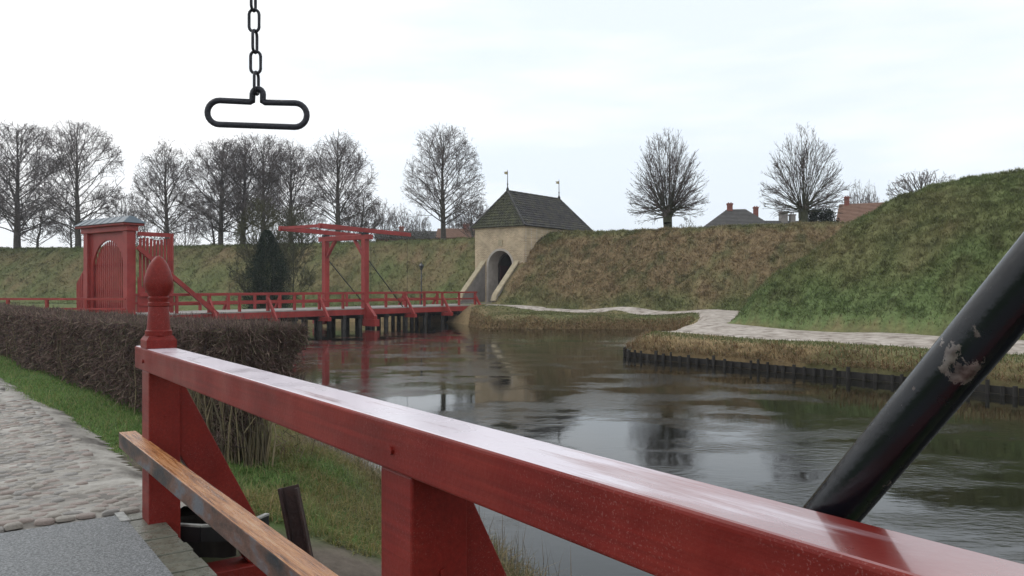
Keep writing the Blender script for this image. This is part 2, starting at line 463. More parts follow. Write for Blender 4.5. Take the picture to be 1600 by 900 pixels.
def brick_mat():
    m = bpy.data.materials.new('yellow_brick')
    m.use_nodes = True
    n = m.node_tree.nodes; l = m.node_tree.links; b = n['Principled BSDF']
    tc = n.new('ShaderNodeTexCoord')
    mp = n.new('ShaderNodeMapping'); mp.inputs['Rotation'].default_value = (0, 0, 0)
    sx = n.new('ShaderNodeSeparateXYZ'); cb = n.new('ShaderNodeCombineXYZ')
    l.new(tc.outputs['Object'], sx.inputs[0])
    ad = n.new('ShaderNodeMath'); ad.operation = 'SUBTRACT'
    l.new(sx.outputs['X'], ad.inputs[0]); l.new(sx.outputs['Y'], ad.inputs[1])
    l.new(ad.outputs[0], cb.inputs['X']); l.new(sx.outputs['Z'], cb.inputs['Y'])
    bt = n.new('ShaderNodeTexBrick')
    bt.inputs['Scale'].default_value = 1.0
    bt.inputs['Brick Width'].default_value = 0.30; bt.inputs['Row Height'].default_value = 0.085
    bt.inputs['Mortar Size'].default_value = 0.012
    bt.inputs['Color1'].default_value = (0.56, 0.43, 0.255, 1); bt.inputs['Color2'].default_value = (0.40, 0.28, 0.165, 1)
    bt.inputs['Mortar'].default_value = (0.55, 0.50, 0.42, 1)
    l.new(cb.outputs[0], bt.inputs['Vector'])
    nz = n.new('ShaderNodeTexNoise'); nz.inputs['Scale'].default_value = 1.1; nz.inputs['Detail'].default_value = 6
    l.new(tc.outputs['Object'], nz.inputs['Vector'])
    mr = n.new('ShaderNodeMapRange'); mr.inputs['From Min'].default_value = 0.3; mr.inputs['From Max'].default_value = 0.7
    mr.inputs['To Min'].default_value = 0.75; mr.inputs['To Max'].default_value = 1.2
    l.new(nz.outputs['Fac'], mr.inputs['Value'])
    mx = n.new('ShaderNodeMix'); mx.data_type = 'RGBA'; mx.blend_type = 'MULTIPLY'; mx.inputs['Factor'].default_value = 1
    l.new(bt.outputs['Color'], mx.inputs['A']); l.new(mr.outputs['Result'], mx.inputs['B'])
    l.new(mx.outputs['Result'], b.inputs['Base Color'])
    b.inputs['Roughness'].default_value = 0.9
    bp = n.new('ShaderNodeBump'); bp.inputs['Strength'].default_value = 0.4; bp.inputs['Distance'].default_value = 0.02; bp.invert = True
    l.new(bt.outputs['Fac'], bp.inputs['Height']); l.new(bp.outputs['Normal'], b.inputs['Normal'])
    return m
BRICK = brick_mat()

# ------------------------------------------------------------------ frames of the place
def P2(*a): return np.array(a, float)
# near bridge: s runs along the railing towards the viewer, c is the offset out over the water
RR = P2(0.5865, -0.81); RN = P2(-0.81, -0.5865)
def NB(s, c, z):
    p = RR * (s - 5.94) - RN * c
    return Vector((p[0], p[1], z))
# far bridge: t along the bridge to the gatehouse, l to its right
BU = P2(0.6, 0.8); BV = P2(0.8, -0.6); BC = P2(-11.04, 52.86)
def FB(t, l, z):
    p = BC + BU * t + BV * l
    return Vector((p[0], p[1], z))
GC = P2(-1.05, 64.5)
def GF(lat, s, z):
    p = GC + BV * lat + BU * s
    return Vector((p[0], p[1], z))
WATER = -1.1

# ------------------------------------------------------------------ terrain
SHORE = np.array([(6, -14), (3.0, 1.5), (1.25, 5.0), (0.42, 7.1), (-0.95, 9.9), (-3.0, 12.8), (-6, 20), (-10.5, 29), (-14.5, 36), (-16.8, 40.6), (-24, 47), (-40, 57), (-75, 72),
                  (-75, 77), (-45, 68.5), (-25, 63), (-12, 60.8), (-5.2, 60), (-3.6, 57), (-2.27, 51.6), (0, 51.2), (4, 50.5), (8.0, 50), (9.4, 48), (9.1, 43), (6.4, 36), (4.6, 31.4), (4.53, 30.6),
                  (5.1, 29.7), (10.8, 22.5), (12.6, 19.7), (17, 12), (22, 0), (26, -14)])
def seg_dist(px, py, poly, closed=True):
    d = np.full(px.shape, 1e9)
    n = len(poly)
    for i in range(n if closed else n - 1):
        ax, ay = poly[i]; bx, by = poly[(i + 1) % n]
        ex, ey = bx - ax, by - ay
        t = np.clip(((px - ax) * ex + (py - ay) * ey) / (ex * ex + ey * ey), 0, 1)
        d = np.minimum(d, np.hypot(px - ax - t * ex, py - ay - t * ey))
    return d
def inside(px, py, poly):
    r = np.zeros(px.shape, bool)
    n = len(poly)
    for i in range(n):
        ax, ay = poly[i]; bx, by = poly[(i + 1) % n]
        if ay == by: continue
        c = ((ay > py) != (by > py)) & (px < (bx - ax) * (py - ay) / (by - ay) + ax)
        r ^= c
    return r
CTRL = np.array([(-4, 6, -.03), (-8, 12, -.03), (-12, 18, -.03), (-2.9, 5.6, -.03), (-6, 5, -.03), (-20, 24, 0), (-4.5, 9.6, -.02), (-6.2, 11.8, -.02), (-8.5, 14.4, -.02), (-5.2, 11.2, -.05), (-3.6, 8.2, -.06), (-3.2, 9.4, -.3), (-1.6, 5.1, -.85), (-1.2, 4.4, -.95), (-2.0, 5.4, -.7), (-0.9, 5.0, -.9), (-2.3, 8.2, -.4), (-2.2, 6.9, -.25), (-1.1, 7, -.6), (-1.6, 6.2, -.5), (-0.5, 9.0, -.7),
                 (0.0, 6.2, -.7), (-0.8, 5.2, -.8), (-4.2, 11.5, -.4), (-7, 17, -.4), (-11, 24, -.3), (-15, 32, -.1), (-17.5, 38, .08), (-20, 41, .1), (-26, 40, .0), (-30, 30, 0),
                 (-1, 62, .3), (0, 59.5, .16), (8, 55, .14), (14.5, 51, .1), (-1.6, 58, .2), (0.5, 55, -.25), (4.5, 53.2, -.28), (8, 51.6, -.28), (-1.2, 54, -.3), (13.0, 45, 0), (10.4, 36, -.1), (6, 33, -.25), (8.8, 28.9, -.3), (12.7, 24.5, -.3), (15.4, 28.7, -.1),
                 (16.2, 25.3, -.12), (13.8, 21.6, -.3), (20, 17, -.2), (24, 8, -.2), (-12, 63, -.1), (-25, 66, -.1), (-50, 75, -.1), (-90, 90, 0), (60, 60, 0), (0, 90, .3), (40, 100, .3), (-60, 110, .3)])
def height(x, y, rough=True, ramp=True):
    x = np.asarray(x, float); y = np.asarray(y, float)
    num = np.zeros(x.shape); den = np.zeros(x.shape)
    for cx, cy, cz in CTRL:
        w = 1 / (np.hypot(x - cx, y - cy) ** 3 + 0.05)
        num += w * cz; den += w
    base = num / den
    lat = (x - GC[0]) * BV[0] + (y - GC[1]) * BV[1]
    sg = (x - GC[0]) * BU[0] + (y - GC[1]) * BU[1]
    lum = (fbm(x * 0.7, y * 0.7, 3) - 0.5)
    # curtain ramparts either side of the gatehouse
    dR = (x + 0.58) * 0.535 + (y - 60.2) * 0.845
    dL = (x + 7.6) * 0.30 + (y - 66.9) * 0.954 + 1.2 * sstep(-8, -3, x)
    dm = np.where(lat > 0, dR, dL) + lum * 0.9
    Dm = np.where(lat > 0, 6.3, 7.2)
    tm = np.clip(dm / Dm, 0, 1)
    hm = 5.85 * (0.82 * tm + 0.18 * np.sin(tm * math.pi / 2)) * (1 - sstep(Dm + 14, Dm + 26, dm) * 0.9)
    hm = np.where(lat > 0, hm, hm * (1 + 0.0 * x))
    # bastion on the right
    dn = (x - 10.3) * 0.835 + (y - 36.2) * 0.55
    df = (x - 10.3) * 0.80 - (y - 36.2) * 0.60
    k = 0.4
    db = -np.log(np.exp(-np.clip(dn, -30, 30) / k) + np.exp(-np.clip(df, -30, 30) / k)) * k + 0.6 + lum * 0.8
    tb = np.clip(db / 9.2, 0, 1)
    hb = 6.6 * (1 - (1 - tb) ** 1.75)
    h = np.maximum(hm, hb)
    h = np.maximum(h, 0)
    slope_zone = np.clip(h, 0, 1)
    # gate passage is cut through the bank
    cut = (np.abs(lat) < 1.72) & (sg > -4) & (sg < 10.5)
    cut2 = (np.abs(lat) < 2.42) & (sg > 0.1) & (sg < 10.2)
    h = np.where(cut | cut2, 0, h)
    z = base + (h if ramp else 0)
    if rough:
        z = z + slope_zone * ((fbm(x * 2.1, y * 2.1, 11, 3) - 0.5) * 0.34 + (fbm(x * 6.5, y * 6.5, 29, 2) - 0.5) * 0.15)
        z = z + (1 - slope_zone) * (fbm(x * 1.5, y * 1.5, 5, 3) - 0.5) * 0.05
    d = seg_dist(x, y, SHORE)
    ins = inside(x, y, SHORE)
    rightbank = (x > 4) & (y < 33) & (y > -20)
    nearbank = (y < 30) & (x < 4)
    bw = np.where(rightbank, 0.75, np.where(nearbank, 2.2, 2.1))
    bw = bw * (0.8 + 0.5 * vnoise(x * 1.3, y * 1.3, 41))
    g = np.clip(d / bw, 0, 1)
    g = 1 - (1 - g) ** 2.0
    zl = np.where(rightbank, WATER + 0.12, WATER - 0.12)
    zbank = zl + (z - zl) * g
    zin = WATER - 0.15 - np.minimum(d * 0.6, 1.2)
    return np.where(ins, zin, zbank)

def axis(parts):
    out = []
    for a, b, st in parts:
        out.append(np.arange(a, b, st))
    return np.concatenate(out)
grow = lambda a, sgn: a + sgn * np.cumsum(1.2 * 1.32 ** np.arange(17))
xs = axis([(-60, -16, 0.6), (-16, 3, 0.2), (3, 30, 0.28), (30, 60, 1.2)])
xs = np.concatenate([grow(xs[0], -1)[::-1], xs, grow(xs[-1], 1)])
ys = axis([(-15, 3, 0.8), (3, 20, 0.2), (20, 72, 0.28), (72, 110, 0.9)])
ys = np.concatenate([grow(ys[0], -1)[::-1], ys, grow(ys[-1], 1)])
GX, GY = np.meshgrid(xs, ys)
GZ = height(GX, GY)
# one vertex colour per kind of ground: turf, brown dead turf, bare soil, reed lip
def ground_tint(x, y, z):
    n1 = fbm(x * 0.35, y * 0.35, 71, 4); n2 = fbm(x * 1.4, y * 1.4, 73, 3)
    green = np.array([0.090, 0.105, 0.042]); brown = np.array([0.158, 0.116, 0.066]); lush = np.array([0.094, 0.126, 0.05])
    dark = np.array([0.07, 0.072, 0.035]); tan = np.array([0.19, 0.14, 0.075]); soil = np.array([0.12, 0.10, 0.082])
    lat = (x - GC[0]) * BV[0] + (y - GC[1]) * BV[1]
    dn = (x - 10.3) * 0.835 + (y - 36.2) * 0.55
    df = (x - 10.3) * 0.80 - (y - 36.2) * 0.60
    bast = np.minimum(dn, df) > -0.5
    bf = np.where(bast, 0.09, np.where(lat > 0, 1.08, 0.40)) + (n1 - 0.5) * 1.5 + (n2 - 0.5) * 1.0
    zz = np.clip(z / 6.0, 0, 1)
    bf = bf - 0.55 * (1 - sstep(0.02, 0.3, zz)) - np.where(bast, 0.0, 0.5) * sstep(0.86, 0.97, zz)
    bf = np.clip(bf, 0, 1)[..., None]
    c = green * (1 - bf) + brown * bf
    rim = np.where(bast, 1 - sstep(0.1, 1.6, np.minimum(dn, df)), 0) * 0.8
    lf = np.clip((n2 - 0.45) * 2.2 + rim + 0.15 * bast, 0, 1)[..., None] * (1 - bf)
    c = c * (1 - lf) + lush * lf
    df_ = np.clip((0.42 - n2) * 3.0, 0, 0.8)[..., None]
    c = c * (1 - df_) + dark * df_
    d = seg_dist(x, y, SHORE)
    lip = ((1 - sstep(0.5, 1.3, d + (n2 - .5) * 1.2)) * (y > 25))[..., None]
    c = c * (1 - lip) + tan * lip
    near = (y < 30) & (x < 4)
    ng = (np.array([0.06, 0.10, 0.027]) * (0.7 + 0.6 * n2[..., None]))
    c = np.where(near[..., None], ng, c)
    so = (1 - sstep(0.5, 1.3, np.hypot((x + 1.3) / 1.1, (y - 5.9) / 0.85) + (n2 - .5) * .8))
    so = np.maximum(so, near * (1 - sstep(0.7, 1.6, d + (n2 - .5)))*0.7)
    so = np.maximum(so, near * (1 - sstep(0.5, 1.2, np.hypot((x + 3.7) / 1.0, (y - 7.5) / 0.8) + 0.8 * (n2 - .5))))
    so = so[..., None]
    return (c * 1.38) * (1 - so) + soil * so
GT = ground_tint(GX, GY, GZ)
nx, ny = len(xs), len(ys)
idx = np.arange(nx * ny).reshape(ny, nx)
quads = np.stack([idx[:-1, :-1], idx[:-1, 1:], idx[1:, 1:], idx[1:, :-1]], -1).reshape(-1, 4)
cxq = ((GX[:-1, :-1] + GX[1:, 1:]) / 2).ravel(); cyq = ((GY[:-1, :-1] + GY[1:, 1:]) / 2).ravel()
latq = (cxq - GC[0]) * BV[0] + (cyq - GC[1]) * BV[1]
dRq = (cxq + 0.58) * 0.535 + (cyq - 60.2) * 0.845
dLq = (cxq + 7.6) * 0.30 + (cyq - 66.9) * 0.954
dBq = np.minimum((cxq - 10.3) * 0.835 + (cyq - 36.2) * 0.55, (cxq - 10.3) * 0.80 - (cyq - 36.2) * 0.60)
reg = np.zeros(len(quads), int)
reg[(latq <= 0) & (dLq > 0)] = 1
reg[(latq > 0) & (dRq > 0)] = 2
reg[(dBq > 0) & (cxq > 8)] = 3
VV = np.stack([GX.ravel(), GY.ravel(), GZ.ravel()], 1); TT = GT.reshape(-1, 3)
for k, (nm, lb) in enumerate((('ground', 'low turf ground and moat banks'), ('rampart_left', 'long grassy rampart behind the far red bridge, left of the gatehouse'),
                              ('rampart_right', 'brown grassy rampart running right from the gatehouse'), ('bastion', 'green grassy bastion slope above the gravel path'))):
    q = quads[reg == k]
    u, inv = np.unique(q, return_inverse=True)
    me = np_mesh(nm, VV[u], inv.reshape(-1, 4), TT[u])
    o = link(nm, me, SOIL, smooth=True)
    tag(o, lb, kind='structure')

# ------------------------------------------------------------------ moat water
def water_mat():
    m = bpy.data.materials.new('moat_water')
    m.use_nodes = True
    n = m.node_tree.nodes; l = m.node_tree.links; b = n['Principled BSDF']
    b.inputs['Base Color'].default_value = (0.008, 0.008, 0.006, 1)
    b.inputs['IOR'].default_value = 1.33
    b.inputs['Specular IOR Level'].default_value = 0.5
    tc = n.new('ShaderNodeTexCoord')
    def nz(scale, det, st, rot=0.0):
        mp = n.new('ShaderNodeMapping'); mp.inputs['Scale'].default_value = st; mp.inputs['Rotation'].default_value = (0, 0, rot)
        l.new(tc.outputs['Object'], mp.inputs['Vector'])
        t = n.new('ShaderNodeTexNoise'); t.inputs['Scale'].default_value = scale; t.inputs['Detail'].default_value = det; t.inputs['Roughness'].default_value = 0.55
        l.new(mp.outputs['Vector'], t.inputs['Vector'])
        return t
    small = nz(6.5, 5, (0.8, 1.4, 1), 0.2)
    big = nz(0.8, 3, (1, 1.8, 1), -0.1)
    patch = nz(0.55, 6, (0.7, 1.25, 1), 0.15)
    pr = n.new('ShaderNodeMapRange'); pr.inputs['From Min'].default_value = 0.48; pr.inputs['From Max'].default_value = 0.64
    pr.inputs['To Min'].default_value = 0.07; pr.inputs['To Max'].default_value = 1.0
    l.new(patch.outputs['Fac'], pr.inputs['Value'])
    b1 = n.new('ShaderNodeBump'); b1.inputs['Distance'].default_value = 0.014
    l.new(small.outputs['Fac'], b1.inputs['Height']); l.new(pr.outputs['Result'], b1.inputs['Strength'])
    b2 = n.new('ShaderNodeBump'); b2.inputs['Distance'].default_value = 0.008; b2.inputs['Strength'].default_value = 0.2
    l.new(big.outputs['Fac'], b2.inputs['Height']); l.new(b1.outputs['Normal'], b2.inputs['Normal'])
    l.new(b2.outputs['Normal'], b.inputs['Normal'])
    rr = n.new('ShaderNodeMapRange'); rr.inputs['From Min'].default_value = 0.35; rr.inputs['From Max'].default_value = 0.65
    rr.inputs['To Min'].default_value = 0.01; rr.inputs['To Max'].default_value = 0.05
    l.new(patch.outputs['Fac'], rr.inputs['Value']); l.new(rr.outputs['Result'], b.inputs['Roughness'])
    return m
w = MB(); w.add([(-80, -14, WATER), (30, -14, WATER), (30, 80, WATER), (-80, 80, WATER)], [(0, 1, 2, 3)])
tag(w.build('water', water_mat()), 'dark rippled moat water', kind='structure')

# ------------------------------------------------------------------ gravel path and cobbled road
def ribbon(name, left, right, m, label, n=60, k=9, crown=0.05, jit=0.25, seed=1):
    def resamp(pl, n):
        pl = np.array(pl, float); s = np.concatenate([[0], np.cumsum(np.hypot(*np.diff(pl, axis=0).T))])
        t = np.linspace(0, s[-1], n)
        return np.stack([np.interp(t, s, pl[:, 0]), np.interp(t, s, pl[:, 1])], 1)
    A = resamp(left, n); B = resamp(right, n)
    tt = np.arange(n) * 0.35
    A = A + jit * (np.stack([vnoise(tt, tt * 0 + seed, seed), vnoise(tt, tt * 0, seed + 5)], 1) - 0.5) * 2
    B = B + jit * (np.stack([vnoise(tt, tt * 0 + seed, seed + 9), vnoise(tt, tt * 0, seed + 13)], 1) - 0.5) * 2
    f = np.linspace(0, 1, k)[None, :, None]
    P = A[:, None] * (1 - f) + B[:, None] * f
    z = height(P[..., 0], P[..., 1], rough=False, ramp=False)
    e = np.linspace(-1, 1, k)[None, :]
    z = z + crown - (np.abs(e) ** 4) * (crown + 0.07)
    V = np.concatenate([P, z[..., None]], -1).reshape(-1, 3)
    ii = np.arange(n * k).reshape(n, k)
    Q = np.stack([ii[:-1, :-1], ii[:-1, 1:], ii[1:, 1:], ii[1:, :-1]], -1).reshape(-1, 4)
    o = link(name, np_mesh(name, V, Q), m, smooth=True)
    return tag(o, label, kind='structure')
FOOT = [(-0.9, 60.4), (3, 57.9), (8, 54.8), (13, 51.6), (14.2, 49.5), (13.6, 46), (11.6, 40), (10.1, 36.6), (11, 34.2), (15.0, 28.3), (17.5, 23.6), (22, 14), (27, 2)]
EDGE = [(-2.2, 58.6), (2.4, 56.3), (7.3, 53.2), (10.9, 50.3), (11.2, 48.8), (10.4, 45.4), (7.9, 38), (5.6, 33.0), (7.2, 30.7), (12.2, 24.7), (14.6, 20.8), (19, 12), (23.5, 2)]
path = ribbon('path', FOOT, EDGE, GRAVEL, 'pale gravel path along the foot of the ramparts', n=420, k=21, crown=0.07, jit=0.22)

# cobbled road: sand bed with proud stones
NBend = -0.28
ROAD = np.array([(-1.7, 5.0), (-2.1, 5.85), (-2.45, 6.35), (-3.1, 6.6), (-3.7, 7.3), (-4.55, 8.5), (-6.2, 10.6), (-8.5, 13.3), (-13, 18.4), (-20, 26), (-24, 23), (-13, 8.5), (-8, 1.6), (-6.6, 0.9)])
rb = MB()
rx = np.arange(-24, -1.6, 0.09); ry = np.arange(1.8, 26, 0.09)
RX, RY = np.meshgrid(rx, ry)
rin = inside(RX + (vnoise(RX * 2, RY * 2, 3) - .5) * .3, RY + (vnoise(RX * 2, RY * 2, 4) - .5) * .3, ROAD)
dd = seg_dist(RX, RY, ROAD)
sd_ = np.where(rin, dd, -dd)
RZ = np.clip(sd_ * 0.25, -0.10, 0.012) + (fbm(RX * 1.2, RY * 1.2, 8) - .5) * 0.03
_es = (RX * RR[0] + RY * RR[1]) + 5.94
RZ = np.where(-(RX * RN[0] + RY * RN[1]) < 1.33, np.minimum(RZ, 0.03 - 0.05 * sstep(NBend - 0.22, NBend - 0.01, _es)), RZ)
keep = (sd_ > -0.25)
ri = np.arange(RX.size).reshape(RX.shape)
rq = np.stack([ri[:-1, :-1], ri[:-1, 1:], ri[1:, 1:], ri[1:, :-1]], -1).reshape(-1, 4)
kq = keep.ravel()[rq].all(1)
# stop at the bridge end
es = (RX * RR[0] + RY * RR[1]) + 5.94
cs_ = -(RX * RN[0] + RY * RN[1])
sh_ = np.where((es > NBend - 0.012) & (es < NBend + 0.13) & (cs_ < 1.33), es - (NBend - 0.012), 0)
RX = RX - RR[0] * sh_; RY = RY - RR[1] * sh_; es = es - sh_
kq &= (es.ravel()[rq] < NBend - 0.005).all(1) | (((-(RX * RN[0] + RY * RN[1])).ravel()[rq] > 1.36).all(1) & (es.ravel()[rq] < -0.1).all(1))
rq = rq[kq]
u, inv = np.unique(rq, return_inverse=True)
road = link('road', np_mesh('road', np.stack([RX.ravel(), RY.ravel(), RZ.ravel()], 1)[u], inv.reshape(-1, 4)), SAND, smooth=True)
tag(road, 'sandy cobbled road at the end of the near bridge', kind='structure')
cob_meshes = []
for k in range(9):
    n = 9
    a = np.sort(rng.random(n)) * 0.5 + np.arange(n) * 2 * math.pi / n
    rx_, ry_ = 0.5, 0.5
    ring = np.stack([np.sign(np.cos(a)) * np.abs(np.cos(a)) ** 0.6 * rx_, np.sign(np.sin(a)) * np.abs(np.sin(a)) ** 0.6 * ry_], 1) * (0.92 + 0.16 * rng.random((n, 1)))
    v = [(x, y, -1.0) for x, y in ring] + [(x * 0.95, y * 0.95, 0.25) for x, y in ring] + [(x * 0.68, y * 0.68, 0.75 + 0.15 * rng.random()) for x, y in ring] + [(0, 0, 0.95)]
    f = []
    for i in range(n):
        j = (i + 1) % n
        f += [(i, j, n + j, n + i), (n + i, n + j, 2 * n + j, 2 * n + i), (2 * n + i, 2 * n + j, 3 * n)]
    me = bpy.data.meshes.new('cobble'); me.from_pydata(v, [], f)
    me.materials.append(COBS[k % 3])
    me.polygons.foreach_set('use_smooth', np.ones(len(f), dtype=bool))
    cob_meshes.append(me)
cobs = []
row = 0
for sv in np.arange(-16, NBend - 0.06, 0.085):
    row += 1
    for cv in np.arange(-9, 1.9, 0.14):
        s = sv + random.uniform(-.014, .014); c = cv + (row % 2) * 0.07 + random.uniform(-.03, .03)
        p = NB(s, c, 0)
        if c > 1.36 and s > -0.2: continue
        cobs.append((p.x, p.y))
cobs = np.array(cobs)
ok = inside(cobs[:, 0], cobs[:, 1], ROAD) & (seg_dist(cobs[:, 0], cobs[:, 1], ROAD) > 0.08)
ok &= (cobs[:, 0] / np.maximum(cobs[:, 1], .1) > -0.70) & (cobs[:, 1] > 4.5)
cobs = cobs[ok]
patchy = fbm(cobs[:, 0] * 0.9, cobs[:, 1] * 0.9, 91)
cobs = cobs[(patchy > 0.34) | (rng.random(len(cobs)) < 0.40)]
cobs = cobs[np.argsort(np.hypot(cobs[:, 0], cobs[:, 1]))]
rz_ang = math.atan2(RN[1], RN[0])
sv_, sf_, sm_ = MB(), None, None
for i, (x, y) in enumerate(cobs):
    z = float((fbm(np.array([x * 1.2]), np.array([y * 1.2]), 8)[0] - .5) * 0.03) + 0.010 + random.uniform(-0.015, 0.004)
    sc = (random.uniform(.09, .15), random.uniform(.055, .085), random.uniform(0.013, 0.022))
    an = rz_ang + random.uniform(-.35, .35)
    me = cob_meshes[random.randrange(9)]
    if i < 290:
        o = bpy.data.objects.new('cobble', me); COL.objects.link(o)
        o.parent = road; o.location = (x, y, z); o.rotation_euler = (random.uniform(-.05, .05), random.uniform(-.05, .05), an); o.scale = sc
    else:
        ca, sa = math.cos(an), math.sin(an)
        vv = [(x + (v.co.x * sc[0] * ca - v.co.y * sc[1] * sa), y + (v.co.x * sc[0] * sa + v.co.y * sc[1] * ca), z + v.co.z * sc[2]) for v in me.vertices]
        sv_.add(vv, [list(p.vertices) for p in me.polygons], random.randrange(3))
co = sv_.build('cobbles', COBS, road, smooth=True)
tag(co, kind='stuff')

# ------------------------------------------------------------------ near bridge
nb = thing('drawbridge', NB(3, -0.7, -0.2), 'red wooden bridge with a wet handrail and grey deck in the foreground', 'bridge')
def nbox(s0, s1, c0, c1, z0, z1, mi=0, mb=None):
    mb = mb or MB()
    return mb.hexa([NB(s0, c0, z0), NB(s1, c0, z0), NB(s1, c1, z0), NB(s0, c1, z0)], [NB(s0, c0, z1), NB(s1, c0, z1), NB(s1, c1, z1), NB(s0, c1, z1)], mi)
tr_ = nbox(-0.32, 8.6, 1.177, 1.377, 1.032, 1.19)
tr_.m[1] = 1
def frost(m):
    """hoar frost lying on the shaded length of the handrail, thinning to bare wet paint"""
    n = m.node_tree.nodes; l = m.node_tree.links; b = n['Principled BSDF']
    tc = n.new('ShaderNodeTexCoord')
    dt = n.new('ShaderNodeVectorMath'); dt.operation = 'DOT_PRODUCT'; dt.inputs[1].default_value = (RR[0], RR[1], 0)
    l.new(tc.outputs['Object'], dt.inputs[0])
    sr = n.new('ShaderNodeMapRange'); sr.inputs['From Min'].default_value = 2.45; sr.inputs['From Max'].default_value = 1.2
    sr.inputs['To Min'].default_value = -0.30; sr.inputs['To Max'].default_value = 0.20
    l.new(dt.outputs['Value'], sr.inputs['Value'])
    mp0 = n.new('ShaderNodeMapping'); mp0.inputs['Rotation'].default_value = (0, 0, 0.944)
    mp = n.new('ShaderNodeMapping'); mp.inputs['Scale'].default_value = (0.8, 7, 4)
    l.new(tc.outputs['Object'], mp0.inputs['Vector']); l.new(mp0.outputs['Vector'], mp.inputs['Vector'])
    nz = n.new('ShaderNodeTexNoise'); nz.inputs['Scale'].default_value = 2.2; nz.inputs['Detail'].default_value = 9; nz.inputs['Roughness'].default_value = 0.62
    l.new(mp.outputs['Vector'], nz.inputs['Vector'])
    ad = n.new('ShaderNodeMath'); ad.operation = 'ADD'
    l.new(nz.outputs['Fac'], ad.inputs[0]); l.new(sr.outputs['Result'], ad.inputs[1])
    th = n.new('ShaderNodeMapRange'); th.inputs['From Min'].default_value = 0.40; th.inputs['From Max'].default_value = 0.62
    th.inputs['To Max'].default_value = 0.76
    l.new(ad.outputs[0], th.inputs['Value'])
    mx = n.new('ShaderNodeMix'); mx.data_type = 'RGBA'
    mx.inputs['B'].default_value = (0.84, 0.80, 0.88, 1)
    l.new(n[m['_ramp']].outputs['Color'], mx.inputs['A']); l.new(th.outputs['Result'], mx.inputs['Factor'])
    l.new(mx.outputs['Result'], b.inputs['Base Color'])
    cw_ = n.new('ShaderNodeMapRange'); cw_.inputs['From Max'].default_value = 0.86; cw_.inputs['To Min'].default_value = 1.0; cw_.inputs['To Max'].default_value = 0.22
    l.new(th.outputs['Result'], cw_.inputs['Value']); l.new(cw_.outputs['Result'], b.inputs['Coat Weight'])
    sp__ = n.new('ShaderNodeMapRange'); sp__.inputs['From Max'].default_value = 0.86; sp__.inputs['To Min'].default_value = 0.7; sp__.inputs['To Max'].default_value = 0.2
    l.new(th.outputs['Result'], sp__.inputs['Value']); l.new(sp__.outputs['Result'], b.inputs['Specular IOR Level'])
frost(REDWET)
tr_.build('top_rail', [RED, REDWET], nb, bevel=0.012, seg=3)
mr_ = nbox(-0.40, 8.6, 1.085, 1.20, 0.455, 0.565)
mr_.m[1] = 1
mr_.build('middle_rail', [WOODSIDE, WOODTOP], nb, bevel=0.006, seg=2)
for k, (s0, s1) in enumerate(((-0.14, 0.08), (3.56, 3.77), (7.2, 7.42))):
    p = nbox(s0, s1, 1.19, 1.396, -0.42, 1.031).build('post', RED, nb, bevel=0.008)
    sm = (s0 + s1) / 2
    out = [NB(s0 + 0.03, 1.397, 1.0), NB(s0 + 0.03, 1.42, 0.95), NB(s0 + 0.03, 2.10, -0.418), NB(s0 + 0.03, 1.88, -0.418), NB(s0 + 0.03, 1.397, 0.44)]
    MB().prism(out, NB(s1 - 0.03, 0, 0) - NB(s0 + 0.03, 0, 0)).build('brace', RED, p, bevel=0.006)
    MB().tube([NB(sm, 1.178, 1.10), NB(sm, 1.168, 1.10)], 0.014, 8).build('bolt', RED, p)
    MB().tube([NB(s1 + 0.001, 1.30, 0.72), NB(s1 + 0.010, 1.30, 0.72)], 0.012, 8).build('bolt', RED, p)
    nbox(s0 - 0.02, s1 + 0.02, 0.6, 2.25, -0.66, -0.421).build('outrigger_beam', RED, nb, bevel=0.008)
    if k == 0:
        f = MB()
        zc = 1.191; ctr = NB(-0.03, 1.277, zc)
        hs = 0.098
        q = lambda h, z: [NB(-0.03 - h, 1.277 - h, z), NB(-0.03 + h, 1.277 - h, z), NB(-0.03 + h, 1.277 + h, z), NB(-0.03 - h, 1.277 + h, z)]
        f.hexa(q(hs, zc), q(hs, zc + 0.055)); f.hexa(q(hs, zc + 0.055), q(hs * 0.8, zc + 0.085))
        f.lathe(ctr, [(0.088, 0.085), (0.088, 0.118), (0.080, 0.124), (0.076, 0.14), (0.066, 0.28), (0.064, 0.285), (0.070, 0.292), (0.070, 0.312), (0.064, 0.318), (0.064, 0.330),
                      (0.069, 0.337), (0.069, 0.350), (0.062, 0.358), (0.070, 0.375), (0.085, 0.40), (0.0935, 0.43), (0.0945, 0.455), (0.090, 0.49), (0.078, 0.535), (0.060, 0.58),
                      (0.038, 0.615), (0.018, 0.635), (0.004, 0.641)], 32)
        fo = f.build('finial', RED, p, smooth=True)
        e = fo.modifiers.new('edges', 'EDGE_SPLIT'); e.split_angle = R(38)
nbox(NBend, 8.6, -2.72, 1.085, -0.08, -0.012).build('deck', PLANK, nb)
nbox(NBend + 0.02, 8.6, -2.6, 1.087, -0.0115, 0.004).build('anti_slip_mat', MATG, nb, bevel=0.003)
# bare plank ends beyond the mat
sp = NBend
k = 0
while sp < 8.4:
    w_ = 0.165
    nbox(sp, sp + w_, 1.089, 1.30 + random.uniform(-.008, .008), -0.075, -0.008 + random.uniform(-.003, .003)).build('plank', PLANK, nb, bevel=0.005)
    sp += w_ + 0.013
nbox(-0.2, 8.6, 1.0, 1.18, -0.42, -0.085).build('side_beam', RED, nb, bevel=0.01)
nbox(-0.2, 8.6, -2.6, -2.42, -0.42, -0.085).build('side_beam', RED, nb, bevel=0.01)
# abutment under the bridge end
nbox(-0.62, -0.30, -3.0, 1.9, -1.0, -0.09).build('abutment_beam', TIMBER, nb, bevel=0.02)
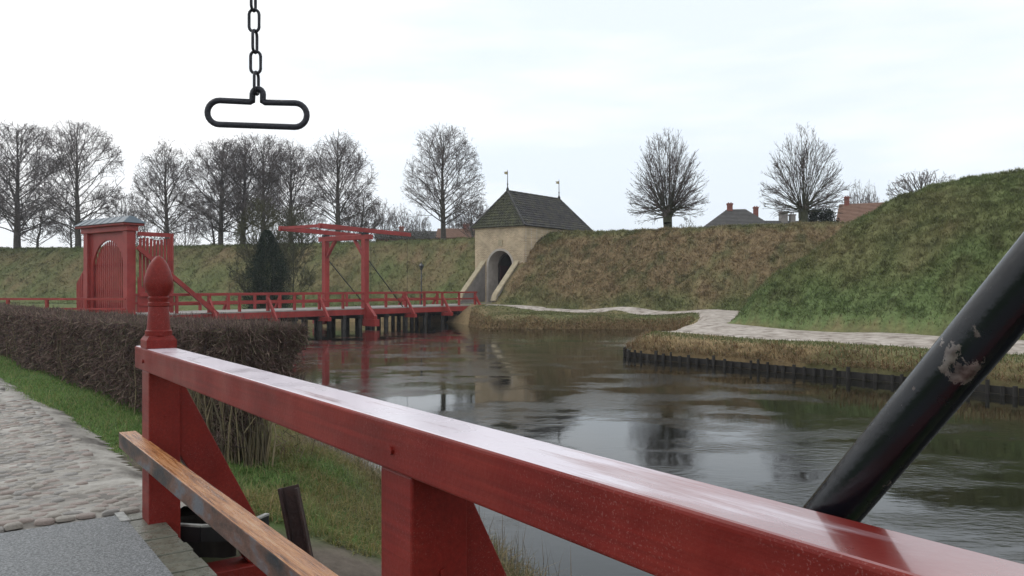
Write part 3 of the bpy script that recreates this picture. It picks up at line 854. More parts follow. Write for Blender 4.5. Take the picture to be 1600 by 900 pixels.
# pale kerb strip at the corner of the mat
nbox(NBend - 0.03, NBend + 0.22, 1.04, 1.10, -0.01, 0.012).build('edge_strip', WHITEPAINT, nb, bevel=0.003)
# tower behind the viewer: posts, cross beam, stay and balance beam that carries the chain
TS = 7.95
for c in (1.27, -2.6):
    nbox(TS - 0.13, TS + 0.13, c + 0.15, c + 0.41, -0.6, 4.55).build('tower_post', RED, nb, bevel=0.01)
nbox(TS - 0.13, TS + 0.13, -2.9, 2.1, 4.551, 4.80).build('cross_beam', RED, nb, bevel=0.01)
nbox(-0.4, 11.5, 0.50, 0.76, 4.801, 5.05).build('balance_beam', RED, nb, bevel=0.01)
# black stay in the plane of the railing
_k = 1.055
st0, st1 = Vector((0.61 * _k, 1.5 * _k, EYE + (1.205 - EYE) * _k)), Vector((0.80 * _k, 1.25 * _k, EYE + (1.625 - EYE) * _k))
dv = (st1 - st0)
a0 = st0 - dv * ((st0.z + 0.05) / dv.z); a1 = st0 + dv * ((3.6 - st0.z) / dv.z)
ps = [a0.lerp(a1, i / 24) for i in range(25)]
stay = MB().tube(ps, 0.0485, 32).build('stay_tube', None, nb, smooth=True)
def stay_mat():
    m = mat('chipped_black_paint', [(0.3, (0.003, 0.004, 0.006)), (0.7, (0.007, 0.009, 0.013))], scale=9, rough=0.22, rough_var=0.08, bump=0.05, bump_scale=70, spec=0.4)
    n = m.node_tree.nodes; l = m.node_tree.links; b = n['Principled BSDF']
    tc = n.new('ShaderNodeTexCoord')
    nz = n.new('ShaderNodeTexNoise'); nz.inputs['Scale'].default_value = 16; nz.inputs['Detail'].default_value = 10; nz.inputs['Roughness'].default_value = 0.72
    mp = n.new('ShaderNodeMapping'); mp.inputs['Location'].default_value = (0.37, 1.9, 0.3); mp.inputs['Scale'].default_value = (1, 1, 0.8)
    l.new(tc.outputs['Object'], mp.inputs['Vector']); l.new(mp.outputs['Vector'], nz.inputs['Vector'])
    # one big flaked patch part way up, small chips elsewhere
    L = root_loc(nb); pc = st0.lerp(st1, 0.70) + Vector((-0.012, -0.045, 0.0)) - L
    ds = n.new('ShaderNodeVectorMath'); ds.operation = 'DISTANCE'; ds.inputs[1].default_value = pc
    l.new(tc.outputs['Object'], ds.inputs[0])
    mr = n.new('ShaderNodeMapRange'); mr.inputs['From Min'].default_value = 0.01; mr.inputs['From Max'].default_value = 0.085
    mr.inputs['To Min'].default_value = 0.09; mr.inputs['To Max'].default_value = -0.055
    l.new(ds.outputs['Value'], mr.inputs['Value'])
    ad = n.new('ShaderNodeMath'); ad.operation = 'ADD'
    l.new(nz.outputs['Fac'], ad.inputs[0]); l.new(mr.outputs['Result'], ad.inputs[1])
    th = n.new('ShaderNodeMapRange'); th.inputs['From Min'].default_value = 0.585; th.inputs['From Max'].default_value = 0.605
    l.new(ad.outputs[0], th.inputs['Value'])
    mx = n.new('ShaderNodeMix'); mx.data_type = 'RGBA'
    rp = n[m['_ramp']]
    c2 = n.new('ShaderNodeValToRGB')
    for e, (p, c) in zip(c2.color_ramp.elements, ((0.35, (0.05, 0.035, 0.032)), (0.62, (0.17, 0.15, 0.14)))):
        e.position = p; e.color = (*c, 1)
    n2 = n.new('ShaderNodeTexNoise'); n2.inputs['Scale'].default_value = 42; n2.inputs['Detail'].default_value = 6
    l.new(tc.outputs['Object'], n2.inputs['Vector']); l.new(n2.outputs['Fac'], c2.inputs['Fac'])
    l.new(rp.outputs['Color'], mx.inputs['A']); l.new(c2.outputs['Color'], mx.inputs['B']); l.new(th.outputs['Result'], mx.inputs['Factor'])
    l.new(mx.outputs['Result'], b.inputs['Base Color'])
    return m
stay.data.materials.clear(); stay.data.materials.append(stay_mat())

# hanging pull chain with loop handle
chx, chy = -0.605, 1.9
pxm = 1.9 / 1250
hz = EYE + (447 - 178) * pxm
hc = Vector((chx, chy, hz))
pc = thing('pull_chain', (chx, chy, hz - 0.05), 'dark steel chain with an oval loop handle hanging against the sky', 'chain')
rt = 0.0071
Wd, Hd = 0.118, 0.0285
pts = []
def arc(cx, cz, r, a0_, a1_, n):
    return [(cx + r * math.cos(R(a0_ + (a1_ - a0_) * i / n)), cz + r * math.sin(R(a0_ + (a1_ - a0_) * i / n))) for i in range(n + 1)]
gap = 0.0125
pr = [(-gap, Hd), (-gap, Hd + 0.012)] + arc(0, Hd + 0.018, gap, 180, 0, 8) + [(gap, Hd + 0.012), (gap, Hd)] + [(gap + 0.004, Hd - 0.001)] + arc(Wd - Hd, 0, Hd, 90, -90, 12) + arc(-(Wd - Hd), 0, Hd, 270, 90, 12) + [(-gap - 0.004, Hd - 0.001)]
tl = R(-2.0)
P3 = [Vector((hc.x + x * math.cos(tl) - z * math.sin(tl), hc.y, hc.z + x * math.sin(tl) + z * math.cos(tl))) for x, z in pr]
MB().tube(P3, rt, 12, closed=True).build('handle', CHAIN, pc, smooth=True)
lx, lz = chx - 0.0005, hz + Hd + 0.022
Ll, Lw, Lr = 0.0300, 0.0152, 0.0037
pitch = 0.0495
i = 0
zc = lz + Ll - 0.008
while zc < 4.78:
    cx_ = chx - 0.0022 * (i + 1) * 0.8 if i < 8 else chx - 0.014
    pr = arc(0, Ll - Lw, Lw - Lr, 0, 180, 7) + arc(0, -(Ll - Lw), Lw - Lr, 180, 360, 7)
    if i % 2 == 0:
        P3 = [Vector((cx_ + x * 0.12, chy + x, zc + z)) for x, z in pr]
    else:
        P3 = [Vector((cx_ + x, chy + x * 0.1, zc + z)) for x, z in pr]
    MB().tube(P3, Lr, 8, closed=True).build('link', CHAIN, pc, smooth=True)
    zc += pitch; i += 1

# rusty channel post and black edging by the bridge corner
sp_ = thing('steel_post', (-1.72, 6.3, -0.6), 'short rusty steel channel post leaning beside the near bridge', 'post')
a, b_ = Vector((-1.58, 6.25, -0.75)), Vector((-1.77, 6.35, 0.03))
sd = Vector((1, 0.1, 0)).normalized(); fw = Vector((0.05, -1, -0.25)).normalized()
MB().bar(a, b_, 0.155, 0.012, up=fw).build('web', STEEL, sp_, bevel=0.003)
for sgn in (-1, 1):
    o_ = sd * sgn * 0.066 + fw * 0.03
    MB().bar(a + o_, b_ + o_, 0.022, 0.06, up=fw).build('flange', STEEL, sp_, bevel=0.004)
edg = MB()
cp = [Vector((-2.55, 5.70, 0)), Vector((-2.42, 5.70, 0)), Vector((-2.2, 5.66, 0)), Vector((-2.02, 5.68, 0)), Vector((-1.88, 5.80, 0)), Vector((-1.82, 5.95, 0))]
fine = []
for i in range(len(cp) - 1):
    for k in range(5): fine.append(cp[i].lerp(cp[i + 1], k / 5))
fine.append(cp[-1])
ed = thing('edging_strip', (-2.1, 5.9, -0.3), 'black rubber edging curving round the corner of the near bridge', 'edging')
for nm, z0, z1, th, mm in (('band', -0.19, -0.085, 0.03, RUBBER), ('lip', -0.084, -0.070, 0.036, WHITEPAINT)):
    e = MB()
    for i in range(len(fine) - 1):
        e.bar(fine[i] + Vector((0, 0, (z0 + z1) / 2)), fine[i + 1] + Vector((0, 0, (z0 + z1) / 2)), th, z1 - z0)
    e.build(nm, mm, ed)

# ------------------------------------------------------------------ far drawbridge
DZ = 0.2
fb = thing('drawbridge', FB(0, 0, WATER), 'long red wooden drawbridge across the moat leading to the gatehouse', 'bridge')
T0, T1 = -15.0, 11.25
def fbox(t0, t1, l0, l1, z0, z1, mb=None):
    mb = mb or MB()
    return mb.hexa([FB(t0, l0, z0), FB(t1, l0, z0), FB(t1, l1, z0), FB(t0, l1, z0)], [FB(t0, l0, z1), FB(t1, l0, z1), FB(t1, l1, z1), FB(t0, l1, z1)])
t = T0
while t < 13.4:
    fbox(t, min(t + 0.292, 13.5), -2.02, 2.02 + random.uniform(0, .02), DZ - 0.07, DZ + random.uniform(-.004, .004)).build('plank', DECKFAR, fb)
    t += 0.3
for l in (-1.95, 1.95):
    fbox(T0, 13.4, l - 0.11, l + 0.11, DZ - 0.42, DZ - 0.075).build('girder', RED_FAR, fb)
for l, near in ((1.93, True), (-1.93, False)):
    sg = 1 if near else -1
    fbox(T0, T1 + 0.1, l - 0.08, l + 0.08, 1.10, 1.21).build('top_rail', RED_FAR, fb)
    fbox(T0, T1 + 0.1, l - 0.035, l + 0.035, 0.62, 0.73).build('middle_rail', RED_FAR, fb)
    for k in range(-7, 7):
        tt = k * 1.86
        if tt < T0 or tt > T1: continue
        if k == 0: continue
        big = (k % 2 == 0)
        wd = 0.15 if big else 0.12
        p = fbox(tt - wd / 2, tt + wd / 2, l - 0.075, l + 0.075, DZ - 0.45 if big else DZ - 0.3, 1.099).build('post', RED_FAR, fb)
        if big:
            fbox(tt - 0.12, tt + 0.12, l + sg * 0.0 if near else l - 0.95, l + 0.95 if near else l, DZ - 0.70, DZ - 0.451).build('outrigger_beam', RED_FAR, fb)
            MB().prism([FB(tt - 0.06, l + sg * 0.076, 0.95), FB(tt - 0.06, l + sg * 0.076, 0.72), FB(tt - 0.06, l + sg * 0.62, -0.249), FB(tt - 0.06, l + sg * 0.86, -0.249)], FB(tt + 0.06, 0, 0) - FB(tt - 0.06, 0, 0)).build('strut', RED_FAR, p)
# tower
for l in (1.93, -1.93):
    sg = 1 if l > 0 else -1
    p = fbox(-0.19, 0.19, l - 0.17, l + 0.17, -0.9, 4.62).build('tower_post', RED_FAR, fb, bevel=0.02)
    MB().prism([FB(-0.12, l + sg * 0.171, 0.55), FB(-0.12, l + sg * 0.171, -0.5), FB(-0.12, l + sg * 1.0, -0.5), FB(-0.12, l + sg * 1.0, -0.3)], FB(0.12, 0, 0) - FB(-0.12, 0, 0)).build('foot_brace', RED_FAR, p)
    fbox(-0.22, 0.22, min(l, l + sg * 1.1), max(l, l + sg * 1.1), -0.95, -0.501).build('outrigger_beam', RED_FAR, fb)
    # knee brace
    MB().bar(FB(0, l - sg * 0.12, 3.55), FB(0, l - sg * 1.0, 4.66), 0.2, 0.16).build('knee_brace', RED_FAR, p)
    # balance beam above, iron bearing between
    MB().bar(FB(-3.75, l, 5.30), FB(4.15, l, 5.14), 0.22, 0.30, w1=0.20, h1=0.26).build('balance_beam', RED_FAR, fb, bevel=0.01)
    fbox(-0.2, 0.2, l - 0.14, l + 0.14, 4.93, 5.07).build('bearing', IRON, fb)
    # iron stay down to the deck
    MB().tube([FB(0.15, l, 3.45), FB(3.55, l - sg * 0.1, DZ)], 0.035, 8).build('stay_rod', IRON, fb, smooth=True)
    # lifting chain
    MB().tube([FB(4.0, l - sg * 0.13, 5.04), FB(4.0, l - sg * 0.13, DZ)], 0.012, 5).build('lifting_chain', IRON, fb)
MB().bar(FB(0, -2.5, 4.78), FB(0, 2.5, 4.78), 0.34, 0.32).build('cross_beam', RED_FAR, fb, bevel=0.02)
MB().bar(FB(-3.6, -2.1, 5.31), FB(-3.6, 2.1, 5.31), 0.18, 0.18).build('counterweight_bar', RED_FAR, fb)
# piles: bents of dark posts standing in the moat
for tt in (-11.2, -9.3, -7.44, -5.58, -3.72, -1.86, -0.45, 0.45, 1.86, 3.72, 5.6, 7.44, 9.3):
    for l in (-1.9, -0.65, 0.65, 1.9):
        if l > 0 and l < 1: pass
        rr_ = random.uniform(.12, .15)
        base = FB(tt + random.uniform(-.05, .05), l + random.uniform(-.05, .05), -2.4)
        z0 = float(height(np.array([base.x]), np.array([base.y]))[0])
        base.z = min(-1.3, z0 - 0.3)
        top = Vector((base.x, base.y, DZ - 0.43))
        MB().tube([base, top], rr_, 9).build('pile', TIMBER, fb, smooth=True)
    fbox(tt - 0.12, tt + 0.12, -2.1, 2.1, DZ - 0.66, DZ - 0.425).build('bent_cap', TIMBER, fb)

fbox(11.4, 13.5, -2.3, 2.3, -1.6, DZ - 0.43).build('abutment', TIMBER, fb)

# ------------------------------------------------------------------ red portal at the near end of that bridge
PT = -15.3
gp = thing('gate_portal', FB(PT, 0, 0), 'red wooden gate portal with arched opening and blue-grey slate roof', 'gate')
PL0, PL1 = -2.75, 1.75
def pbox(l0, l1, t0, t1, z0, z1, mb=None):
    mb = mb or MB()
    return mb.hexa([FB(PT + t0, l0, z0), FB(PT + t0, l1, z0), FB(PT + t1, l1, z0), FB(PT + t1, l0, z0)], [FB(PT + t0, l0, z1), FB(PT + t0, l1, z1), FB(PT + t1, l1, z1), FB(PT + t1, l0, z1)])
pbox(PL0, PL0 + 0.42, -0.22, 0.22, -0.1, 4.35).build('post', RED_FAR, gp, bevel=0.015)
pbox(PL1 - 0.42, PL1, -0.22, 0.22, -0.1, 4.35).build('post', RED_FAR, gp, bevel=0.015)
pbox(PL0 - 0.12, PL1 + 0.12, -0.30, 0.30, 4.351, 4.62).build('lintel', RED_FAR, gp, bevel=0.02)
pbox(PL0 - 0.28, PL1 + 0.28, -0.52, 0.52, 4.621, 4.74).build('cornice', RED_FAR, gp, bevel=0.02)
# arched infill panel
pan = MB(); N = 16; pc_ = (PL0 + PL1) / 2; hw = (PL1 - PL0) / 2 - 0.42; ar = hw - 0.22; spr = 2.35
for i in range(N):
    a0_, a1_ = math.pi * i / N, math.pi * (i + 1) / N
    xa, za = pc_ - ar * math.cos(a0_), spr + ar * 1.0 * math.sin(a0_)
    xb, zb = pc_ - ar * math.cos(a1_), spr + ar * 1.0 * math.sin(a1_)
    pan.hexa([FB(PT - .05, xa, za), FB(PT - .05, xb, zb), FB(PT + .05, xb, zb), FB(PT + .05, xa, za)], [FB(PT - .05, xa, 4.35), FB(PT - .05, xb, 4.35), FB(PT + .05, xb, 4.35), FB(PT + .05, xa, 4.35)])
pbox(PL0 + 0.42, pc_ - ar, -.05, .05, 0.2, 4.35, pan); pbox(pc_ + ar, PL1 - 0.42, -.05, .05, 0.2, 4.35, pan)
pan.build('arch_panel', RED_FAR, gp)
# closed leaf of upright pales behind the arch, a gap left at its free side
x = pc_ - ar - 0.12
while x < pc_ + ar - 0.30:
    dx = (x + 0.07 - pc_) / (ar + 0.1)
    top = spr + (ar + 0.12) * math.sqrt(max(0, 1 - dx * dx)) - 0.06
    mb = MB(); pbox(x, x + 0.11, 0.10, 0.145, 0.22, max(1.2, top - 0.15), mb)
    o_ = len(mb.v)
    mb.add([FB(PT + .10, x, top - .15), FB(PT + .10, x + .11, top - .15), FB(PT + .145, x + .11, top - .15), FB(PT + .145, x, top - .15), FB(PT + .1225, x + .055, top)], [(0, 1, 4), (1, 2, 4), (2, 3, 4), (3, 0, 4)])
    mb.build('pale', RED_FAR, gp)
    x += 0.21
pbox(pc_ - ar - 0.1, pc_ + ar - 0.3, 0.15, 0.21, 1.25, 1.42).build('leaf_rail', RED_FAR, gp)
pbox(pc_ - ar - 0.1, pc_ + ar - 0.3, 0.15, 0.21, 2.6, 2.77).build('leaf_rail', RED_FAR, gp)
pbox(pc_ - ar - 0.1, pc_ + ar - 0.3, 0.146, 0.19, 0.22, 0.75).build('leaf_panel', RED_FAR, gp)
# slate roof
rf = MB()
e0, e1 = PL0 - 0.38, PL1 + 0.38
A = [FB(PT - .62, e0, 4.741), FB(PT - .62, e1, 4.741), FB(PT + .62, e1, 4.741), FB(PT + .62, e0, 4.741)]
B = [FB(PT - .09, e0 + 0.38, 5.10), FB(PT - .09, e1 - 0.38, 5.10), FB(PT + .09, e1 - 0.38, 5.10), FB(PT + .09, e0 + 0.38, 5.10)]
rf.hexa(A, B)
ro = rf.build('roof', SLATE, gp, bevel=0.01)
for k in range(7):
    f_ = k / 7
    l_ = e0 + 0.38 + (e1 - e0 - .76) * f_
    MB().bar(FB(PT - .625, e0 + .1 + (e1 - e0 - .2) * f_, 4.75), FB(PT - .095, l_, 5.11), 0.03, 0.02).build('lead_seam', SLATE, ro)
# opened leaf along the bridge side, long brace and stub wing
LL = PL1 + 0.05
for k in range(9):
    t_ = 0.35 + k * 0.185
    z1 = 3.25 + 0.05 * math.sin(k)
    mb = MB(); mb.hexa([FB(PT + t_, LL, .3), FB(PT + t_ + .12, LL, .3), FB(PT + t_ + .12, LL + .05, .3), FB(PT + t_, LL + .05, .3)], [FB(PT + t_, LL, z1 + .75), FB(PT + t_ + .12, LL, z1 + .75), FB(PT + t_ + .12, LL + .05, z1 + .75), FB(PT + t_, LL + .05, z1 + .75)])
    mb.build('pale', RED_FAR, gp)
MB().bar(FB(PT + 0.25, LL + .09, 4.22), FB(PT + 2.1, LL + .09, 4.22), 0.1, 0.2).build('leaf_rail', RED_FAR, gp)
MB().bar(FB(PT + 0.25, LL + .09, 1.2), FB(PT + 2.1, LL + .09, 1.2), 0.08, 0.18).build('leaf_rail', RED_FAR, gp)
MB().bar(FB(PT + 2.04, LL + .08, .25), FB(PT + 2.04, LL + .08, 4.32), 0.14, 0.14).build('leaf_stile', RED_FAR, gp)
MB().prism([FB(PT + .25, LL + .051, .3), FB(PT + 1.0, LL + .051, .3), FB(PT + .25, LL + .051, 2.1)], BV3 if False else (BV[0] * .05, BV[1] * .05, 0)).build('leaf_panel', RED_FAR, gp)
MB().bar(FB(PT + 0.15, LL + .25, 3.55), FB(PT + 4.35, LL + .55, 0.1), 0.17, 0.22).build('long_brace', RED_FAR, gp)
wg = [FB(PT, PL0 - 0.002, 0.0), FB(PT, PL0 - 0.002, 2.9), FB(PT, PL0 - 1.25, 1.75), FB(PT, PL0 - 1.25, 0.0)]
MB().prism(wg, (BU[0] * .1, BU[1] * .1, 0)).build('wing_panel', RED_FAR, gp)
for k in range(1, 7):
    l_ = PL0 - k * 0.19
    zt = 2.9 - (k * 0.19) / 1.248 * 1.15 - 0.06
    MB().bar(FB(PT - .012, l_, 0), FB(PT - .012, l_, zt), 0.02, 0.022).build('wing_batten', RED_FAR, gp)

# approach railing left of the portal
ar_ = thing('approach_railing', FB(PT, 2.2, 0), 'low red railing behind the hedge leading up to the gate portal', 'railing')
A = FB(PT - 0.4, 1.95, 0); Bp = Vector((-33, 40.2, 0))
for z, h_, w_ in ((0.98, 0.1, 0.14), (0.5, 0.09, 0.06)):
    MB().bar(A + Vector((0, 0, z)), Bp + Vector((0, 0, z)), w_, h_).build('rail', RED_FAR, ar_)
for k in range(1, 8):
    p = A.lerp(Bp, k / 7.0)
    MB().bar(p + Vector((0, 0, -0.2)), p + Vector((0, 0, .93)), 0.13, 0.13).build('post', RED_FAR, ar_)

# ------------------------------------------------------------------ gatehouse
gh = thing('gatehouse', GF(0, 0, 0.25), 'pale brick gatehouse with arched passage and steep dark tiled hipped roof', 'gatehouse')
EV = 6.27
def gbox(l0, l1, s0, s1, z0, z1, mb=None):
    mb = mb or MB()
    return mb.hexa([GF(l0, s0, z0), GF(l1, s0, z0), GF(l1, s1, z0), GF(l0, s1, z0)], [GF(l0, s0, z1), GF(l1, s0, z1), GF(l1, s1, z1), GF(l0, s1, z1)])
AH, ASP = 1.22, 3.25; AC = 0.12
def arch_pts(r, n=18, rise=1.0):
    return [(AC - r * math.cos(math.pi * i / n), ASP + r * rise * math.sin(math.pi * i / n)) for i in range(n + 1)]
wall = MB()
ap = arch_pts(AH + 0.17)
for (xa, za), (xb, zb) in zip(ap[:-1], ap[1:]):
    wall.hexa([GF(xa, 0, za), GF(xb, 0, zb), GF(xb, .6, zb), GF(xa, .6, za)], [GF(xa, 0, EV), GF(xb, 0, EV), GF(xb, .6, EV), GF(xa, .6, EV)])
gbox(-2.5, AC - AH - 0.17, 0, .6, -0.1, EV, wall); gbox(AC + AH + 0.17, 2.5, 0, .6, -0.1, EV, wall)
gbox(-2.5, -2.0, .601, 9.9, -0.1, EV, wall); gbox(2.0, 2.5, .601, 9.9, -0.1, EV, wall)
gbox(-1.999, 1.999, 9.3, 9.9, -0.1, EV, wall)
wall.build('wall', BRICK, gh)
sur = MB()
ai = arch_pts(AH); ao = arch_pts(AH + 0.168)
ai = [(AC - AH, 0.2)] + ai + [(AC + AH, 0.2)]; ao = [(AC - AH - .168, 0.2)] + ao + [(AC + AH + .168, 0.2)]
for i in range(len(ai) - 1):
    sur.hexa([GF(ai[i][0], -.03, ai[i][1]), GF(ai[i + 1][0], -.03, ai[i + 1][1]), GF(ao[i + 1][0], -.03, ao[i + 1][1]), GF(ao[i][0], -.03, ao[i][1])],
             [GF(ai[i][0], 1.3, ai[i][1]), GF(ai[i + 1][0], 1.3, ai[i + 1][1]), GF(ao[i + 1][0], 1.3, ao[i + 1][1]), GF(ao[i][0], 1.3, ao[i][1])])
sur.build('arch_surround', PLASTER, gh)
tun = MB()
ai2 = [(AC - 1.08, 0.2)] + arch_pts(1.08, rise=0.95) + [(AC + 1.08, 0.2)]; ao2 = [(AC - 1.6, 0.2)] + arch_pts(1.6) + [(AC + 1.6, 0.2)]
for i in range(len(ai2) - 1):
    tun.hexa([GF(ai2[i][0], 1.302, ai2[i][1]), GF(ai2[i + 1][0], 1.302, ai2[i + 1][1]), GF(ao2[i + 1][0], 1.302, ao2[i + 1][1]), GF(ao2[i][0], 1.302, ao2[i][1])],
             [GF(ai2[i][0], 9.2, ai2[i][1]), GF(ai2[i + 1][0], 9.2, ai2[i + 1][1]), GF(ao2[i + 1][0], 9.2, ao2[i + 1][1]), GF(ao2[i][0], 9.2, ao2[i][1])])
tun.build('vault', DOORDARK, gh)
gbox(-1.5, 1.7, -3.2, 9.25, 0.05, 0.32).build('passage_floor', GREYWALL, gh)
dr = gbox(AC + .98, AC + 1.06, 1.35, 2.45, 0.34, 3.3).build('door', DOORRED, gh)
dr2 = gbox(AC - 1.06, AC - 0.98, 1.35, 2.45, 0.34, 3.3).build('door', DOORRED, gh)
for k in range(4):
    gbox(AC + .955, AC + .979, 1.40 + k * 0.26, 1.62 + k * 0.26, 0.4, 3.25).build('door_plank', DOORRED, dr)
gbox(-0.16 + AC, 0.24 + AC, -0.05, 0.02, 4.85, 5.35).build('plaque', STONE, gh, bevel=0.015)
gbox(-2.56, 2.56, -0.06, 9.96, EV + .001, EV + 0.14).build('cornice', STONE, gh)
# wing walls either side of the approach
for l0, l1 in ((-1.78, -1.42), (1.62, 1.98)):
    outl = [GF(l0, -0.002, 0.0), GF(l0, -0.002, 3.55), GF(l0, -2.75, 0.95), GF(l0, -3.0, 0.5), GF(l0, -3.0, 0.0)]
    wo = MB().prism(outl, GF(l1, 0, 0) - GF(l0, 0, 0)).build('wing_wall', GREYWALL, gh)
    cm = (l0 + l1) / 2
    MB().bar(GF(cm, 0.0, 3.60), GF(cm, -2.80, 0.98), 0.46, 0.12).build('coping', STONE, wo)
    MB().bar(GF(cm, -2.80, 1.0), GF(cm, -3.06, 0.48), 0.46, 0.12).build('coping', STONE, wo)
# pantile roof: each slope a stepped, waved sheet
RZ_ = 9.35
def slope(name, e0, e1, r0, r1, rows, cols, m, amp=0.035):
    e0, e1, r0, r1 = map(Vector, (e0, e1, r0, r1))
    nrm = (e1 - e0).cross(r0 - e0).normalized()
    if nrm.z < 0: nrm = -nrm
    L = root_loc(gh)
    V = []; F = []
    cc = cols * 4
    wtot = (e1 - e0).length
    for rI in range(rows):
        for e in (0, 1):
            f_ = (rI + e) / rows + (0.0 if e == 0 else 0.004)
            a_ = e0.lerp(r0, min(f_, 1)); b_ = e1.lerp(r1, min(f_, 1))
            lift = 0.06 * (1 - e) + 0.012
            for c in range(cc + 1):
                p = a_.lerp(b_, c / cc)
                u_ = (p - e0).dot((e1 - e0) / wtot)
                ph = u_ / (wtot / cols) * 2 * math.pi
                V.append(p + nrm * (lift + amp * math.sin(ph) + random.uniform(-.006, .006)))
    K = cc + 1
    for rI in range(rows):
        for c in range(cc):
            i0 = (2 * rI) * K + c; i1 = (2 * rI + 1) * K + c
            F.append((i0, i0 + 1, i1 + 1, i1))
            if rI < rows - 1:
                i2 = (2 * rI + 2) * K + c
                F.append((i1, i1 + 1, i2 + 1, i2))
    me = bpy.data.meshes.new(name)
    me.from_pydata([tuple(v - L) for v in V], [], F)
    return link(name, me, m, gh)
ov = 0.22
c00, c10, c11, c01 = GF(-2.5 - ov, -ov, EV + .10), GF(2.5 + ov, -ov, EV + .10), GF(2.5 + ov, 9.9 + ov, EV + .10), GF(-2.5 - ov, 9.9 + ov, EV + .10)
ra, rb_ = GF(0, 1.15, RZ_), GF(0, 8.75, RZ_)
slope('roof_slope', c00, c10, ra, ra, 13, 20, TILEMOSS)
slope('roof_slope', c10, c11, ra, rb_, 14, 40, TILE)
slope('roof_slope', c11, c01, rb_, rb_, 13, 20, TILE)
slope('roof_slope', c01, c00, rb_, ra, 14, 40, TILE)
und = MB(); und.add([c00, c10, c11, c01, ra, rb_], [(0, 1, 4), (1, 2, 5, 4), (2, 3, 5), (3, 0, 4, 5), (3, 2, 1, 0)])
und.build('roof_core', TIMBER, gh)
for a_, b_ in ((c00, ra), (c10, ra), (c11, rb_), (c01, rb_), (ra, rb_)):
    MB().tube([Vector(a_).lerp(Vector(b_), i / 20) + Vector((0, 0, 0.05)) for i in range(21)], [0.085 + 0.012 * (i % 2) for i in range(21)], 8).build('ridge_tiles', TILE, gh)
# weathervanes
for s in (1.15, 8.75):
    vane = MB().lathe(GF(0, s, RZ_ + 0.05), [(0.13, 0), (0.12, 0.15), (0.05, 0.3), (0.035, 0.5), (0.075, 0.56), (0.035, 0.62), (0.022, 1.6), (0.008, 1.75)], 10).build('weathervane', IRON, gh)
    f_ = GF(0, s, RZ_ + 1.5)
    MB().prism([f_ + Vector((-.34, 0, .10)), f_ + Vector((-.02, 0, .14)), f_ + Vector((-.02, 0, -.12)), f_ + Vector((-.30, 0, -.06)), f_ + Vector((-.22, 0, .02))], (0, 0.02, 0)).build('vane_flag', BRASS, vane)

# ------------------------------------------------------------------ lamp post by the far bank
lp = Vector((-6.9, 60.9, 0)); lp.z = float(height(np.array([lp.x]), np.array([lp.y]))[0]) - 0.05
lm = thing('street_lamp', lp, 'slim dark lamp post with small lantern left of the gatehouse', 'street lamp')
MB().lathe(lp, [(0.09, 0), (0.09, 0.5), (0.05, 0.6), (0.045, 3.2 + .3)], 10).build('pole', IRON, lm, smooth=True)
MB().lathe(lp + Vector((0, 0, 3.5)), [(0.07, 0), (0.17, 0.30)], 4).build('lantern_glass', GLASS, lm)
MB().lathe(lp + Vector((0, 0, 3.801)), [(0.21, 0), (0.19, 0.05), (0.05, 0.2), (0.02, 0.3)], 4).build('lantern_cap', IRON, lm)

# ------------------------------------------------------------------ revetment on the right bank
rv = thing('bank_revetment', (4.9, 30, WATER - .3), 'dark timber pile revetment along the water below the gravel path', 'revetment')
line = [(4.55, 32.0), (4.30, 30.65), (4.90, 29.55), (10.60, 22.38), (12.38, 19.60), (16.7, 12.1)]
pl = np.array(line); sl = np.concatenate([[0], np.cumsum(np.hypot(*np.diff(pl, axis=0).T))])
def on_line(s): return np.array([np.interp(s, sl, pl[:, 0]), np.interp(s, sl, pl[:, 1])])
s = 0.05; k = 0
while s < sl[-1] - 0.1:
    p = on_line(s); top = -0.80 + random.uniform(-.10, .07)
    MB().tube([(p[0], p[1], WATER - 0.7), (p[0], p[1], top)], random.uniform(.04, .06), 8).build('pile', TIMBER, rv)
    s += random.uniform(0.26, 0.5)
for k in range(len(line) - 1):
    a_ = np.array(line[k]); b_ = np.array(line[k + 1])
    nrm = np.array([-(b_ - a_)[1], (b_ - a_)[0]]); nrm /= np.linalg.norm(nrm)
    if k == 0: nrm = np.array([1, 0.2])
    L_ = np.hypot(*(b_ - a_)); n_ = max(1, int(L_ / 1.5))
    for j in range(n_):
        q0 = a_ + (b_ - a_) * (j / n_) + nrm * 0.09; q1 = a_ + (b_ - a_) * ((j + .985) / n_) + nrm * 0.09
        for r_ in range(2):
            zc_ = WATER - 0.08 + r_ * 0.20
            MB().bar((q0[0], q0[1], zc_), (q1[0], q1[1], zc_), 0.04, 0.188).build('plank', TIMBER, rv)

